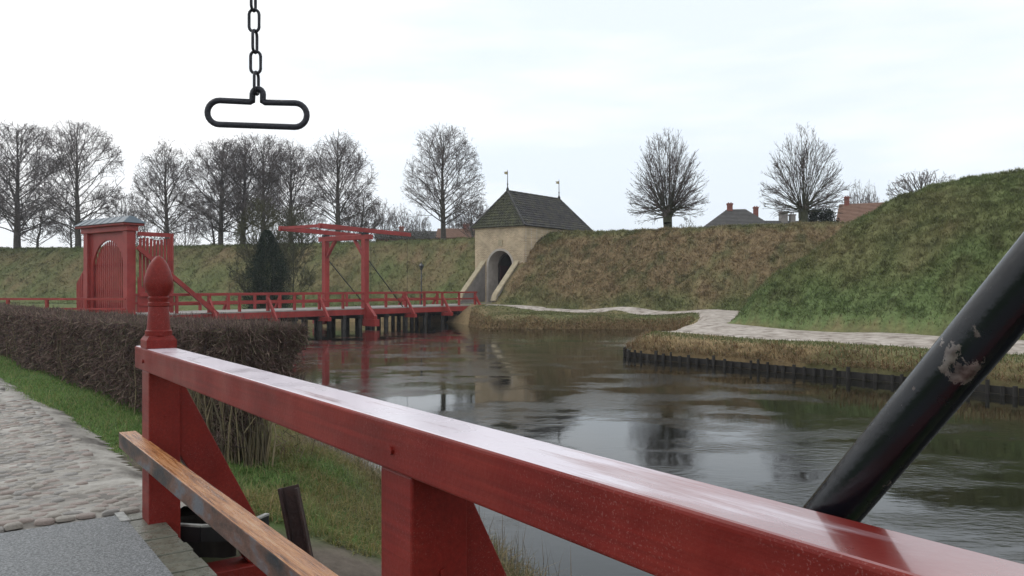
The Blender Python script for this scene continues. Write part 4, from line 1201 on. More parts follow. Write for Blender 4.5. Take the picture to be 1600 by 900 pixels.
# ------------------------------------------------------------------ trees
def polylines_from(base, d, L, K, upb, jit):
    N = len(base)
    P = np.zeros((N, K, 3)); P[:, 0] = base
    dd_ = d.copy(); st = (L / (K - 1))[:, None]
    for k in range(1, K):
        dd_ = dd_ + np.array([0, 0, 1.0]) * np.reshape(upb, (-1, 1)) / (K - 1) + rng.normal(0, jit, (N, 3))
        dd_ /= np.linalg.norm(dd_, axis=1, keepdims=True)
        P[:, k] = P[:, k - 1] + dd_ * st
    return P
def spawn(P, n, tmin, Lf, ang, upb, K, jit, tmax=1.0, droop=0.0):
    N, KK, _ = P.shape
    t = tmin + (tmax - tmin) * rng.random((N, n)) ** 0.85
    f = t * (KK - 1); i0 = np.minimum(f.astype(int), KK - 2); fr = f - i0
    ar_ = np.arange(N)[:, None]
    A = P[ar_, i0]; B = P[ar_, i0 + 1]
    base = A + (B - A) * fr[..., None]
    tan = B - A; tan /= np.maximum(np.linalg.norm(tan, axis=-1, keepdims=True), 1e-6)
    rv_ = rng.normal(0, 1, tan.shape); rv_ -= (rv_ * tan).sum(-1, keepdims=True) * tan
    rv_ /= np.maximum(np.linalg.norm(rv_, axis=-1, keepdims=True), 1e-6)
    a = ang * (0.7 + 0.6 * rng.random((N, n)))[..., None]
    d = tan * np.cos(a) + rv_ * np.sin(a)
    d = d.reshape(-1, 3)
    plen = np.linalg.norm(np.diff(P, axis=1), axis=-1).sum(1)
    L = (plen[:, None] * Lf * (1.15 - 0.65 * t) * (0.6 + 0.7 * rng.random((N, n)))).ravel()
    return polylines_from(base.reshape(-1, 3), d, L, K, upb, jit)
def to_segs(P, r0, r1):
    N, K, _ = P.shape
    f0 = np.linspace(0, 1, K)[:-1]; f1 = np.linspace(0, 1, K)[1:]
    r0 = np.broadcast_to(np.reshape(r0, (-1, 1)), (N, 1)); r1 = np.broadcast_to(np.reshape(r1, (-1, 1)), (N, 1))
    return (P[:, :-1].reshape(-1, 3), P[:, 1:].reshape(-1, 3), (r0 + (r1 - r0) * f0).ravel(), (r0 + (r1 - r0) * f1).ravel())
def cat(*S): return [np.concatenate(x) for x in zip(*S)]

def egg_clip(S, h, cr, zc, au, ad, pw, soft=0.08, K=None):
    a, b, r0, r1 = S
    m = b
    dz = np.where(m[:, 2] > zc * h, (m[:, 2] - zc * h) / (au * h), (zc * h - m[:, 2]) / (ad * h))
    rad = np.hypot(m[:, 0], m[:, 1]) / cr
    q = np.abs(dz) ** pw + rad ** pw
    k = q < 1 + soft * rng.normal(0, 1, len(q)) + 0.1 * (fbm(np.arctan2(m[:, 1], m[:, 0]) * 2.5 + 9, m[:, 2] * 0.8, 7) - .5) * 2
    if K: k = np.logical_and.accumulate(k.reshape(-1, K - 1), axis=1).ravel()
    return [a[k], b[k], r0[k], r1[k]]

def linden(h, cr, n1=58, n2=11, n3=7, trunk_r=0.26, low=0.13, lean=0.0, tw=0.011, peak=0.42, pw=2.1):
    K = 14
    tz = np.linspace(0, 1, K)
    wob = rng.normal(0, 0.05, (K, 2)).cumsum(0) * 0.5
    tr = np.stack([wob[:, 0] + lean * h * tz, wob[:, 1], tz * h * 0.96], 1)
    tr[0, :2] = 0
    P0 = []; D = []; L = []; RB = []
    for i in range(n1):
        g = ((i + random.random()) / n1) ** 1.2
        f = low + (0.90 - low) * g
        az = i * 2.39996 + random.uniform(-.4, .4)
        el = R(30 + 38 * g + random.uniform(-14, 12))
        ln = cr * (1.25 - 0.35 * g) / max(math.cos(el), 0.62) * random.uniform(.85, 1.15)
        ii = f / 0.96 * (K - 1); a_ = min(int(ii), K - 2)
        P0.append(tr[a_] + (tr[a_ + 1] - tr[a_]) * (ii - a_)); D.append((math.cos(az) * math.cos(el), math.sin(az) * math.cos(el), math.sin(el))); L.append(ln)
        RB.append(trunk_r * 0.25 * (1 - g * 0.70))
    P1 = polylines_from(np.array(P0), np.array(D), np.array(L), 8, np.array([0.05 + 0.3 * (i / n1) for i in range(n1)]), 0.07)
    P2_ = spawn(P1, n2, 0.15, 0.40, 0.75, 0.25, 5, 0.08)
    P3_ = spawn(P2_, n3, 0.12, 0.50, 0.7, 0.12, 4, 0.11)
    P4_ = spawn(P3_, 6, 0.10, 0.62, 0.65, 0.05, 3, 0.14)
    args = (h, cr, peak, 1.0 - peak, peak - low * 0.6, pw)
    S_tr = cat(to_segs(tr[None], trunk_r * 1.15, 0.01), egg_clip(to_segs(P1, np.array(RB), 0.016), *args, K=8))
    S_tw = cat(egg_clip(to_segs(P2_, 0.020, 0.010), *args), egg_clip(to_segs(P3_, tw * 1.15, tw * 0.7), *args), egg_clip(to_segs(P4_, tw * 0.8, tw * 0.5), *args))
    return S_tr, S_tw

def pollard(h, cr, n1=120, n2=7, n3=4, trunk_r=0.34, head=0.24, tw=0.009):
    K = 6
    tz = np.linspace(0, 1, K)
    tr = np.stack([rng.normal(0, .03, K), rng.normal(0, .03, K), tz * h * head], 1); tr[0, :2] = 0
    P0 = []; D = []; L = []; U = []
    top = np.array([0, 0, h * head])
    for i in range(n1):
        az = i * 2.39996 + random.uniform(-.3, .3)
        u_ = (i + .5) / n1
        el = -0.15 + 1.65 * u_ ** 1.15 + random.uniform(-.06, .06)
        ce, se = math.cos(el), math.sin(el)
        rad = 1 / math.sqrt((ce / cr) ** 2 + (se / (h * (1 - head) if se > 0 else h * .3)) ** 2)
        P0.append(top * random.uniform(0.82, 1.10) + np.array([math.cos(az), math.sin(az), 0]) * 0.20)
        el0 = el + 0.20 * ce
        D.append((math.cos(az) * math.cos(el0), math.sin(az) * math.cos(el0), math.sin(el0))); L.append(rad * random.uniform(.8, 1.04))
        U.append(-0.22 * ce)
    P1 = polylines_from(np.array(P0), np.array(D), np.array(L), 7, np.array(U), 0.03)
    P2_ = spawn(P1, n2, 0.15, 0.40, 0.36, 0.05, 5, 0.05)
    P3_ = spawn(P2_, n3 + 3, 0.2, 0.5, 0.5, 0.02, 3, 0.07)
    args = (h, cr, 0.40, 0.60, 0.40, 1.9)
    S_tr = cat(to_segs(tr[None], trunk_r, trunk_r * 1.1), egg_clip(to_segs(P1, 0.034, 0.008), *args, K=7))
    for k in range(7):   # swollen pollard head with stub arms
        az = k * 0.9
        S_tr = cat(S_tr, to_segs(np.array([[top * 0.70, top * (1.0 + .12 * (k % 3)) + np.array([math.cos(az) * .40, math.sin(az) * .40, 0])]]), trunk_r * .7, trunk_r * .38))
    S_tw = cat(egg_clip(to_segs(P2_, 0.014, 0.007), *args), egg_clip(to_segs(P3_, tw, tw * 0.55), *args))
    return S_tr, S_tw

def make_tree_meshes(S, n=8):
    (a, b, r0, r1), (c, d, q0, q1) = S
    return segs_mesh('trunk', a, b, r0, r1, n=n, phase=0.4), ribbons_mesh('crown', c, d, q0 * 1.35, q1 * 1.35)
def place_tree(meshes, x, y, z, sx, sz, rot, label, group, bark, twig, name='tree'):
    t_ = thing(name, (x, y, z), label, 'tree', group)
    t_.scale = (sx, sx, sz); t_.rotation_euler = (0, 0, rot)
    for nm, me, m in (('trunk', meshes[0], bark), ('crown', meshes[1], twig)):
        if not me.materials: me.materials.append(m)
        o = bpy.data.objects.new(nm, me); COL.objects.link(o); o.parent = t_
    return t_
def at(px, Z): return (px - 800) / 1250 * Z
def hgt(px_top, Z, zb): return EYE + (447 - px_top) * Z / 1250 - zb
def gz(x, y): return float(height(np.array([x], float), np.array([y], float))[0])

proto = [make_tree_meshes(linden(13, 4.4)), make_tree_meshes(linden(13, 4.6, low=0.10, n1=64, peak=0.45, pw=2.3)), make_tree_meshes(linden(12, 4.2, low=0.11, peak=0.38, pw=1.8)),
         make_tree_meshes(linden(13, 4.4, low=0.12, n1=50, peak=0.5, pw=2.4)), make_tree_meshes(linden(12.5, 4.3, low=0.15, n1=54, peak=0.4, pw=1.9))]
LIND = [  # trunk px, depth, crown top px, half width px, proto, label
    (27, 91, 194, 86, 1, 'broad bare linden with forked lower limbs at the far end of the left rampart'),
    (-42, 96, 205, 70, 0, 'bare linden on the left rampart, cut by the end of the view'),
    (122, 89, 194, 72, 3, 'tall bare linden on the rampart directly behind the portal roof'),
    (262, 86, 220, 56, 2, 'slim conical bare linden standing alone right of the gate portal'),
    (345, 84, 220, 66, 1, 'bare linden at the left side of the dense clump'),
    (379, 86, 211, 66, 2, 'tallest bare linden in the middle of the dense clump'),
    (413, 84, 215, 64, 3, 'bare linden in the dense clump above the ivy shrub'),
    (455, 83, 224, 58, 4, 'bare linden at the right side of the dense clump'),
    (528, 80, 211, 66, 4, 'bare linden rising behind the drawbridge balance beams'),
    (693, 76, 198, 66, 0, 'tall bare linden on the rampart just left of the gatehouse roof'),
]
for i, (px, Z, top, hwp, k, lb) in enumerate(LIND):
    x = at(px, Z); z = gz(x, Z) - 0.1
    H = hgt(top, Z, z); cw = hwp * Z / 1250
    ph = (13, 13, 12, 13, 12.5)[k]; pcr = (4.4, 4.6, 4.2, 4.4, 4.3)[k]
    place_tree(proto[k], x, Z, z, cw / pcr, H / (ph * 0.99), i * 1.3 + 0.4, lb, 'lindens on the left rampart', BARK, TWIG, 'linden_tree')
# small multi-stemmed trees between the lindens
sm = [make_tree_meshes(linden(5, 2.4, n1=34, n2=8, n3=5, trunk_r=0.12, low=0.06, lean=0.12))]
for i, (px, Z, top, hwp, lb) in enumerate(((57, 90, 318, 36, 'small leaning bare tree between the two big lindens at the far left'), (112, 92, 322, 30, 'small bare tree just left of the portal roof'),
                                          (335, 86, 320, 34, 'low bare tree under the left side of the dense clump'), (560, 84, 292, 40, 'low bare tree beside the linden behind the balance beams'),
                                          (740, 84, 312, 36, 'low bare tree half hidden behind the gatehouse roof'), (195, 93, 300, 30, 'thin bare tree in the gap right of the portal roof'))):
    x = at(px, Z); z = gz(x, Z) - 0.1
    place_tree(sm[0], x, Z, z, hwp * Z / 1250 / 2.3, hgt(top, Z, z) / 5.0, i * 2.1, lb, 'small bare trees', BARK, TWIG, 'small_tree')
pol = [make_tree_meshes(pollard(8.5, 3.35)), make_tree_meshes(pollard(8.2, 3.45, n1=84, head=0.25))]
for i, (px, Z, top, hwp, lb) in enumerate(((1043, 69, 203, 66, 'egg-shaped bare pollard tree right of the gatehouse'), (1255, 64, 198, 69, 'spreading bare pollard tree between the dark-roofed house and the orange roof'))):
    x = at(px, Z); z = gz(x, Z) - 0.1
    place_tree(pol[i], x, Z, z, hwp * Z / 1250 / (3.35, 3.45)[i] * 0.98, hgt(top, Z, z) / (8.4, 8.1)[i], i * 1.0, lb, 'pollards on the right rampart', BARKGREEN, TWIGRED, 'pollard_tree')
# distant trees beyond the rampart
dist = [make_tree_meshes(linden(11, 4.0, n1=36, n2=8, n3=5, trunk_r=0.2, tw=0.018), n=4)]
for i, (px, Z, top, hwp, lb) in enumerate(((598, 150, 312, 34, 'distant bare tree low on the skyline right of the balance beams'), (628, 160, 320, 30, 'distant bare tree on the skyline between the beams and the tall linden'), (655, 155, 328, 26, 'distant low bare tree against the foot of the tall linden'),
                                          (745, 150, 305, 28, 'distant bare tree on the skyline touching the gatehouse roof'), (712, 165, 322, 24, 'distant bare tree behind the low brick houses'),
                                          (1340, 105, 282, 22, 'wispy bare tree behind the orange roof'), (1358, 110, 285, 18, 'thin bare tree behind the orange roof ridge'), (1075, 120, 340, 22, 'distant twiggy shrub at the foot of the egg-shaped pollard'), (225, 150, 318, 40, 'distant bare tree right of the portal'), (470, 160, 320, 50, 'distant bare tree seen past the dense clump'), (545, 158, 326, 40, 'distant bare tree behind the balance beams'), (290, 160, 330, 40, 'distant bare tree left of the dense clump'))):
    x = at(px, Z); z = gz(x, Z) - 0.3
    place_tree(dist[0], x, Z, z, hwp * Z / 1250 / 3.8, hgt(top, Z, z) / 11, i * 1.7, lb, 'distant trees beyond the ramparts', BARK, TWIG, 'distant_tree')
# gnarled spreading tree behind the bastion crest
gn = make_tree_meshes(linden(4.6, 3.0, n1=30, n2=8, n3=5, trunk_r=0.2, low=0.2, lean=0.05, peak=0.6, pw=2.4))
x, Z = at(1438, 62), 62
place_tree(gn, x, Z, gz(x, Z) - 0.1, 62 * Z / 1250 / 3.2, hgt(262, Z, gz(x, Z)) / 4.7, 0.5, 'gnarled bare tree showing above the bastion crest', None, BARK, TWIG, 'gnarled_tree')

# ------------------------------------------------------------------ evergreen shrubs
def leafy(name, x, y, z, h, r, n, cols, label, cat, lowden=0.6, leaf=0.09, stems=6, flat=1.0, group=None, column=False):
    t_ = thing(name, (x, y, z), label, cat, group)
    u_ = rng.random(n) ** lowden
    zz = (1 - u_) * h
    prof = r * (0.35 + 0.65 * np.sin(np.clip(0.25 + 0.75 * (1 - zz / h), 0, 1) * math.pi * 0.62))
    if column: prof = r * np.clip((1 - zz / h) * 1.9 + 0.06, 0, 1) ** 0.75 * (0.85 + 0.35 * (vnoise(zz * 1.1, zz * 0 + 3, 15) - .5))
    az = rng.random(n) * 6.283
    clump = 0.62 + 0.45 * vnoise(az * 2.2, zz * 1.3, 5) + 0.3 * vnoise(az * 5, zz * 3, 9) + 0.13 * rng.normal(0, 1, n)
    rad = prof * clump * np.sqrt(0.25 + 0.75 * rng.random(n))
    P = np.stack([rad * np.cos(az), rad * np.sin(az), zz], 1)
    a = rng.normal(0, 1, (n, 3)); a /= np.linalg.norm(a, axis=1, keepdims=True)
    b = rng.normal(0, 1, (n, 3)); b -= (a * b).sum(1, keepdims=True) * a; b /= np.linalg.norm(b, axis=1, keepdims=True)
    s_ = leaf * (0.6 + 0.8 * rng.random(n))[:, None]
    V = np.stack([P - a * s_, P + b * s_ * .55, P + a * s_, P - b * s_ * .55], 1).reshape(-1, 3)
    F = np.arange(4 * n).reshape(-1, 4)
    cc = np.array(cols)[rng.integers(0, len(cols), n)]
    link('foliage', np_mesh('foliage', V, F, np.repeat(cc, 4, axis=0)), LEAF, t_)
    st = MB()
    for k in range(stems):
        az_ = k * 2.4
        st.tube([(0.1 * math.cos(az_), 0.1 * math.sin(az_), -.1), (r * .3 * math.cos(az_), r * .3 * math.sin(az_), h * .5), (r * .45 * math.cos(az_), r * .45 * math.sin(az_), h * .92)], [.06, .035, .012], 5)
    me = bpy.data.meshes.new('stem'); me.from_pydata(st.v, [], st.f)
    link('stem', me, BARKGREEN, t_)
    return t_
x, y = at(418, 59), 59.0
leafy('evergreen_shrub', x, y, -1.15, 6.9, 1.8, 44000, [(0.014, 0.026, 0.016), (0.02, 0.034, 0.018), (0.028, 0.042, 0.024), (0.010, 0.02, 0.014)], 'dark ivy-green evergreen shrub rising behind the far bridge railing', 'shrub', lowden=0.8, leaf=0.042, column=True)
# loose greenish stems over it
x2, y2 = at(408, 61.5), 61.5
wl_ = make_tree_meshes(linden(9, 3.4, n1=60, n2=9, n3=6, trunk_r=0.10, low=0.04, tw=0.013, pw=2.2))
OLIVE = mat('olive_twigs', [(0.3, (0.05, 0.05, 0.024)), (0.7, (0.085, 0.083, 0.042))], scale=3, rough=0.85)
place_tree(wl_, x2, y2, gz(x2, y2) - 0.1, 0.72, hgt(305, y2, gz(x2, y2)) / 9.2, 1.0, 'olive-twigged willow thicket in front of the dense clump', None, BARKGREEN, OLIVE, 'willow_tree')
wl2 = place_tree(wl_, at(458, 66), 66, gz(at(458, 66), 66) - 0.1, 0.62, hgt(318, 66, gz(at(458, 66), 66)) / 9.2, 2.6, 'smaller olive-twigged willow right of the evergreen shrub', None, BARKGREEN, OLIVE, 'willow_tree')
x, y = at(1282, 68), 68.0
leafy('evergreen_bush', x, y, gz(x, y) - 0.1, hgt(327, y, gz(x, y) - .1), 1.3, 6000, [(0.012, 0.02, 0.014), (0.02, 0.03, 0.02)], 'low dark evergreen bush at the foot of the spreading pollard', 'bush', lowden=0.9, leaf=0.08)
for i, (px, lb) in enumerate(((610, 'low brown shrub on the crest right of the balance beams'), (655, 'low brown shrub on the crest left of the tall linden'))):
    x, y = at(px, 95), 95.0
    leafy('crest_shrub', x, y, gz(x, y), hgt(357, y, gz(x, y)), 2.2, 4500, [(0.05, 0.04, 0.03), (0.04, 0.042, 0.025)], lb, 'shrub', leaf=0.07)

# ------------------------------------------------------------------ houses behind the ramparts
def house(name, cx, cy, zb, L, W, eave, ridge, rot, wallm, roofm, chims, label, hip=0.0, chm=None):
    t_ = thing(name, (cx, cy, zb), label, 'house', None)
    t_.rotation_euler = (0, 0, rot)
    def blk(nm, m, verts, faces, par=t_):
        me = bpy.data.meshes.new(nm); me.from_pydata(verts, [], faces)
        return link(nm, me, m, par)
    l, w2 = L / 2, W / 2
    gi = l - (hip if hip else 0)
    wv = [(-l, -w2, 0), (l, -w2, 0), (l, w2, 0), (-l, w2, 0), (-l, -w2, eave), (l, -w2, eave), (l, w2, eave), (-l, w2, eave)]
    wf = [(0, 1, 5, 4), (1, 2, 6, 5), (2, 3, 7, 6), (3, 0, 4, 7), (3, 2, 1, 0), (4, 5, 6, 7)]
    if not hip:
        wv += [(-l, 0, ridge - .12), (l, 0, ridge - .12)]; wf += [(4, 7, 8), (6, 5, 9)]
    blk('wall', wallm, wv, wf)
    # roof as thick sheets with stepped tile courses
    rv_, rf_ = [], []
    n = 16; e = 0.35
    for sgn in (-1, 1):
        for k in range(n):
            f0, f1 = k / n, (k + 1) / n
            for f_, lift in ((f0, 0.05), (f1, 0.0)):
                yy = sgn * (w2 + e) * (1 - f_); zz = eave - e * (ridge - eave) / w2 + (ridge - eave + e * (ridge - eave) / w2) * f_ + lift
                xl = (l + e) - (l + e - gi) * f_ if hip else l + e
                rv_ += [(-xl, yy, zz), (xl, yy, zz)]
            b0 = len(rv_) - 4
            rf_.append((b0, b0 + 1, b0 + 3, b0 + 2))
            if k: rf_.append((b0 - 2, b0 - 1, b0 + 1, b0))
    if hip:
        z0 = eave - e * (ridge - eave) / w2
        for sx in (-1, 1):
            b0 = len(rv_); rv_ += [(sx * (l + e), -(w2 + e), z0), (sx * (l + e), w2 + e, z0), (sx * gi, 0, ridge)]; rf_.append((b0, b0 + 1, b0 + 2))
    ro_ = blk('roof', roofm, rv_, rf_)
    for (cx_, cy_, zt, cw) in chims:
        m_ = MB(); h_ = cw / 2
        m_.hexa([(cx_ - h_, cy_ - h_, eave), (cx_ + h_, cy_ - h_, eave), (cx_ + h_, cy_ + h_, eave), (cx_ - h_, cy_ + h_, eave)], [(cx_ - h_, cy_ - h_, zt), (cx_ + h_, cy_ - h_, zt), (cx_ + h_, cy_ + h_, zt), (cx_ - h_, cy_ + h_, zt)])
        h_ *= 1.18
        m_.hexa([(cx_ - h_, cy_ - h_, zt + .001), (cx_ + h_, cy_ - h_, zt + .001), (cx_ + h_, cy_ + h_, zt + .001), (cx_ - h_, cy_ + h_, zt + .001)], [(cx_ - h_, cy_ - h_, zt + .16), (cx_ + h_, cy_ - h_, zt + .16), (cx_ + h_, cy_ + h_, zt + .16), (cx_ - h_, cy_ + h_, zt + .16)])
        for q_ in (-.22, .22):
            m_.lathe((cx_ + q_ * cw, cy_, zt + .161), [(.08, 0), (.07, .12)], 8)
        me = bpy.data.meshes.new('chimney'); me.from_pydata(m_.v, [], m_.f); link('chimney', me, chm or BRICKRED, ro_)
    # windows on the front
    for k in range(3):
        wx = -l * .6 + k * l * .6
        m_ = MB(); m_.hexa([(wx - .5, -w2 - .04, 1.0), (wx + .5, -w2 - .04, 1.0), (wx + .5, -w2 + .02, 1.0), (wx - .5, -w2 + .02, 1.0)], [(wx - .5, -w2 - .04, 2.5), (wx + .5, -w2 - .04, 2.5), (wx + .5, -w2 + .02, 2.5), (wx - .5, -w2 + .02, 2.5)])
        me = bpy.data.meshes.new('window'); me.from_pydata(m_.v, [], m_.f); link('window', me, GLASS, t_)
    return t_
def zpx(py, Z): return EYE + (447 - py) * Z / 1250
Z = 92; xh = at(1150, Z); zb = gz(xh, Z) - .05
house('house', xh, Z, zb, 8.4, 7.0, zpx(362, Z) - zb, zpx(327, Z) - zb, R(-12), BRICKRED, TILEGREY, [(-.7, 0, zpx(320, Z) - zb, .62), (2.2, 0.3, zpx(326, Z) - zb, .55)], 'house with dark hipped roof and two brick chimneys beyond the right rampart', hip=3.2)
Z = 96; xh = at(1232, Z); zb = gz(xh, Z) - .05
house('house', xh, Z, zb, 5.0, 5.0, zpx(368, Z) - zb, zpx(345, Z) - zb, R(5), BRICKRED, TILEGREY, [(-.65, 0, zpx(333, Z) - zb, .8), (.45, 0, zpx(337, Z) - zb, .6)], 'house of which only twin grey chimneys show left of the spreading pollard', chm=GREYWALL)
Z = 88; xh = at(1362, Z); zb = gz(xh, Z) - .05
house('house', xh, Z, zb, 6.0, 6.0, zpx(352, Z) - zb, zpx(317, Z) - zb, R(-30), GREYWALL, TILERED, [(-2.55, 0, zpx(308, Z) - zb, .5)], 'house with orange clay tile roof above the right rampart')
Z = 118; xh = at(722, Z); zb = gz(xh, Z) - .05
house('house', xh, Z, zb, 6.5, 6.0, zpx(372, Z) - zb, zpx(357, Z) - zb, R(0), BRICKRED, TILERED, [(0.6, 0, zpx(352, Z) - zb, .9)], 'low red brick house on the skyline left of the gatehouse')
Z = 122; xh = at(648, Z); zb = gz(xh, Z) - .05
house('house', xh, Z, zb, 11, 6.0, zpx(374, Z) - zb, zpx(361, Z) - zb, R(4), BRICKRED, TILEGREY, [(-2, 0, zpx(356, Z) - zb, .7)], 'long low house with grey roof behind the rampart and balance beams')

# ------------------------------------------------------------------ hedge
HA, HB = np.array([-3.0, 8.3]), np.array([-19.2, 27.0])
hd = HB - HA; HL = np.hypot(*hd); hd = hd / HL; hn = np.array([-hd[1], hd[0]])
if hn[1] < 0: hn = -hn
hg = thing('hedge', (HA[0], HA[1], -0.4), 'clipped leafless brown hedge along the grass verge', 'hedge')
N = 108000
hu = HL * rng.random(N) ** 1.5
hv = rng.random(N)
face = rng.random(N)
hw_ = 1.0
v_ = np.where(face < .45, (rng.random(N) ** 2.2) * 0.55, np.where(face < .6, 1 - (rng.random(N) ** 2) * 0.5, rng.random(N)))
z_ = np.where((face > .6) & (face < .92), 1 - rng.random(N) ** 2.2 * 0.5, hv)
hu = np.where(face > .92, (rng.random(N) ** 2) * 0.6, hu)
bulge = (fbm(hu * 1.1, z_ * 2 + face * 0, 51, 3) - .5) * 0.16
px_ = HA[0] + hd[0] * hu + hn[0] * (v_ * hw_ + np.where(v_ < .5, -bulge, bulge)); py_ = HA[1] + hd[1] * hu + hn[1] * (v_ * hw_ + np.where(v_ < .5, -bulge, bulge))
gzv = height(px_, py_)
ztop = 1.17 - 0.11 * np.clip(hu / 9, 0, 1) + (fbm(px_ * 1.6, py_ * 1.6, 77, 3) - .5) * 0.10
pz_ = gzv + 0.10 + (ztop - gzv - 0.10) * z_
dr_ = rng.normal(0, 0.8, (N, 3)); dr_[:, 2] = np.abs(rng.normal(0.7, 0.6, N))
dr_ /= np.linalg.norm(dr_, axis=1, keepdims=True)
ln = (0.07 + 0.17 * rng.random(N))
P0 = np.stack([px_, py_, pz_], 1) - dr_ * (ln / 2)[:, None]; P1 = P0 + dr_ * ln[:, None]
over = np.maximum(P1[:, 2] - ztop - 0.05, 0); P1[:, 2] -= over; P0[:, 2] -= over
far = np.clip(hu / 12, 0, 1)
rad = (0.0028 + 0.0028 * rng.random(N)) * (1 + 0.9 * far)
pal = np.array([(0.13, 0.088, 0.078), (0.17, 0.12, 0.105), (0.085, 0.062, 0.06), (0.24, 0.18, 0.14), (0.15, 0.095, 0.085), (0.11, 0.10, 0.065)])
tn = pal[rng.integers(0, len(pal), N)]
thin = (hu < 1.3) & (z_ < 0.5 - 0.2 * hu + 0.2 * rng.random(N)) & (rng.random(N) < 0.66)
cutd = (hu < 1.7) & (z_ < (v_ - 0.12) * 1.05 * (1 - hu / 2.2)) & (rng.random(N) < 0.93)
kp = ~thin & ~cutd & ((fbm(px_ * 3.2, pz_ * 3.2 + py_ * 3, 83, 2) > 0.36) | (rng.random(N) < .5))
# stray shoots standing out of the clipped top and face
ns = 5000
si = rng.choice(np.nonzero(kp & (z_ > .9))[0], ns)
b0_ = np.stack([px_[si], py_[si], ztop[si] - .12], 1); sdv = np.stack([rng.normal(0, .25, ns), rng.normal(0, .25, ns), np.ones(ns)], 1)
b1_ = b0_ + sdv * (0.10 + 0.16 * rng.random(ns) ** 2)[:, None]
P0 = np.concatenate([P0[kp], b0_]); P1 = np.concatenate([P1[kp], b1_]); rad = np.concatenate([rad[kp], np.full(ns, .0028) * (1 + far[si])]); tn = np.concatenate([tn[kp], tn[si]])
link('twigs', segs_mesh('twigs', P0 - np.array([HA[0], HA[1], -0.4]), P1 - np.array([HA[0], HA[1], -0.4]), rad, rad * 0.5, n=3, tint=tn), HEDGE, hg)
# stems standing in the ground, thicker at the open end
N = 900
hu = HL * rng.random(N) ** 1.3; hu[:420] = rng.random(420) * 1.1; v_ = rng.random(N); v_ = np.where(hu < 1.4, v_ ** 1.6 * 0.55, v_)
x0 = HA[0] + hd[0] * hu + hn[0] * v_ * hw_; y0 = HA[1] + hd[1] * hu + hn[1] * v_ * hw_
g0 = height(x0, y0) - 0.05
P0 = np.stack([x0, y0, g0], 1); mid = P0 + np.stack([rng.normal(0, .06, N), rng.normal(0, .06, N), 0.35 + .2 * rng.random(N)], 1)
P1 = mid + np.stack([rng.normal(0, .1, N), rng.normal(0, .1, N), 0.3 + .25 * rng.random(N)], 1)
off = np.array([HA[0], HA[1], -0.4])
stp = np.array([(0.20, 0.165, 0.10), (0.27, 0.225, 0.14), (0.13, 0.11, 0.075)])[rng.integers(0, 3, N)]
rs_ = 0.006 + 0.008 * rng.random(N)
link('stems', segs_mesh('stems', np.concatenate([P0, mid]) - off, np.concatenate([mid, P1]) - off, np.concatenate([rs_, rs_ * .7]), np.concatenate([rs_ * .7, rs_ * .35]), n=4, tint=np.concatenate([stp, stp])), HEDGE, hg)

# ------------------------------------------------------------------ grass and reeds (uncountable)
def scatter(n, box, fn):
    x = box[0] + (box[1] - box[0]) * rng.random(n); y = box[2] + (box[3] - box[2]) * rng.random(n)
    k = fn(x, y)
    return x[k], y[k]
PATHPOLY = np.array(FOOT + EDGE[::-1])
def view(x, y, m=0.72): return (np.abs(x) < m * y + 2)
def blades(name, x, y, Lr, Wr, cols, lean=(0.1, 0.7), label='', bend=0.6, tintmix=None, zoff=-0.02, az=None, zmin=None):
    n = len(x); z = height(x, y) + zoff
    if zmin is not None: z = np.maximum(z, zmin + 0.12 * rng.random(n))
    P = np.stack([x, y, z], 1)
    L = Lr[0] + (Lr[1] - Lr[0]) * rng.random(n); W = Wr[0] + (Wr[1] - Wr[0]) * rng.random(n)
    c = np.array(cols)[rng.integers(0, len(cols), n)] if tintmix is None else tintmix
    c = c * (0.75 + 0.5 * rng.random((n, 1)))
    me = blades_mesh(name, P, L, W, lean[0] + (lean[1] - lean[0]) * rng.random(n), rng.random(n) * 6.283 if az is None else az, c, bend)
    return tag(link(name, me, GRASS), label, kind='stuff')
# rampart turf: tufts of wide blades
def tufts(name, n, box, fn, Lr, Wr, label, per=5, spread=0.10, lean=(0.45, 1.2)):
    x, y = scatter(n, box, fn)
    x = np.repeat(x, per) + rng.normal(0, spread, len(x) * per); y = np.repeat(y, per) + rng.normal(0, spread, len(y) * per)
    z = height(x, y)
    tc = ground_tint(x, y, z)
    tc = tc * np.repeat(0.85 + 0.5 * rng.random((len(x) // per, 1)), per, axis=0)
    return blades(name, x, y, Lr, Wr, None, lean=lean, label=label, bend=0.3, tintmix=tc)
noton = lambda x, y: ~inside(x, y, PATHPOLY) | (seg_dist(x, y, PATHPOLY) < 0.32 * rng.random(len(x)))
dbf = lambda x, y: np.minimum((x - 10.3) * 0.835 + (y - 36.2) * 0.55, (x - 10.3) * 0.80 - (y - 36.2) * 0.60)
latf = lambda x, y: (x - GC[0]) * BV[0] + (y - GC[1]) * BV[1]
sgf = lambda x, y: (x - GC[0]) * BU[0] + (y - GC[1]) * BU[1]
tufts('bastion_grass', 90000, (9, 32, 18, 50), lambda x, y: (dbf(x, y) > -0.2) & (dbf(x, y) < 10.5) & noton(x, y) & view(x, y), (0.12, 0.28), (0.014, 0.03), 'tussocky green grass on the bastion slope', spread=0.09)
tufts('rampart_grass', 50000, (-2, 30, 44, 72), lambda x, y: (latf(x, y) > 2.6) & ((x + .58) * .535 + (y - 60.2) * .845 > 0.0) & ((x + .58) * .535 + (y - 60.2) * .845 < 8) & (dbf(x, y) < 0.5) & noton(x, y), (0.14, 0.32), (0.022, 0.042), 'brown dead grass on the right rampart')
tufts('rampart_grass', 38000, (-62, -1, 60, 96), lambda x, y: (latf(x, y) < -2.6) & ((x + 7.6) * .30 + (y - 66.9) * .954 > -1.5) & ((x + 7.6) * .30 + (y - 66.9) * .954 < 9), (0.14, 0.32), (0.03, 0.055), 'short grass on the left rampart')
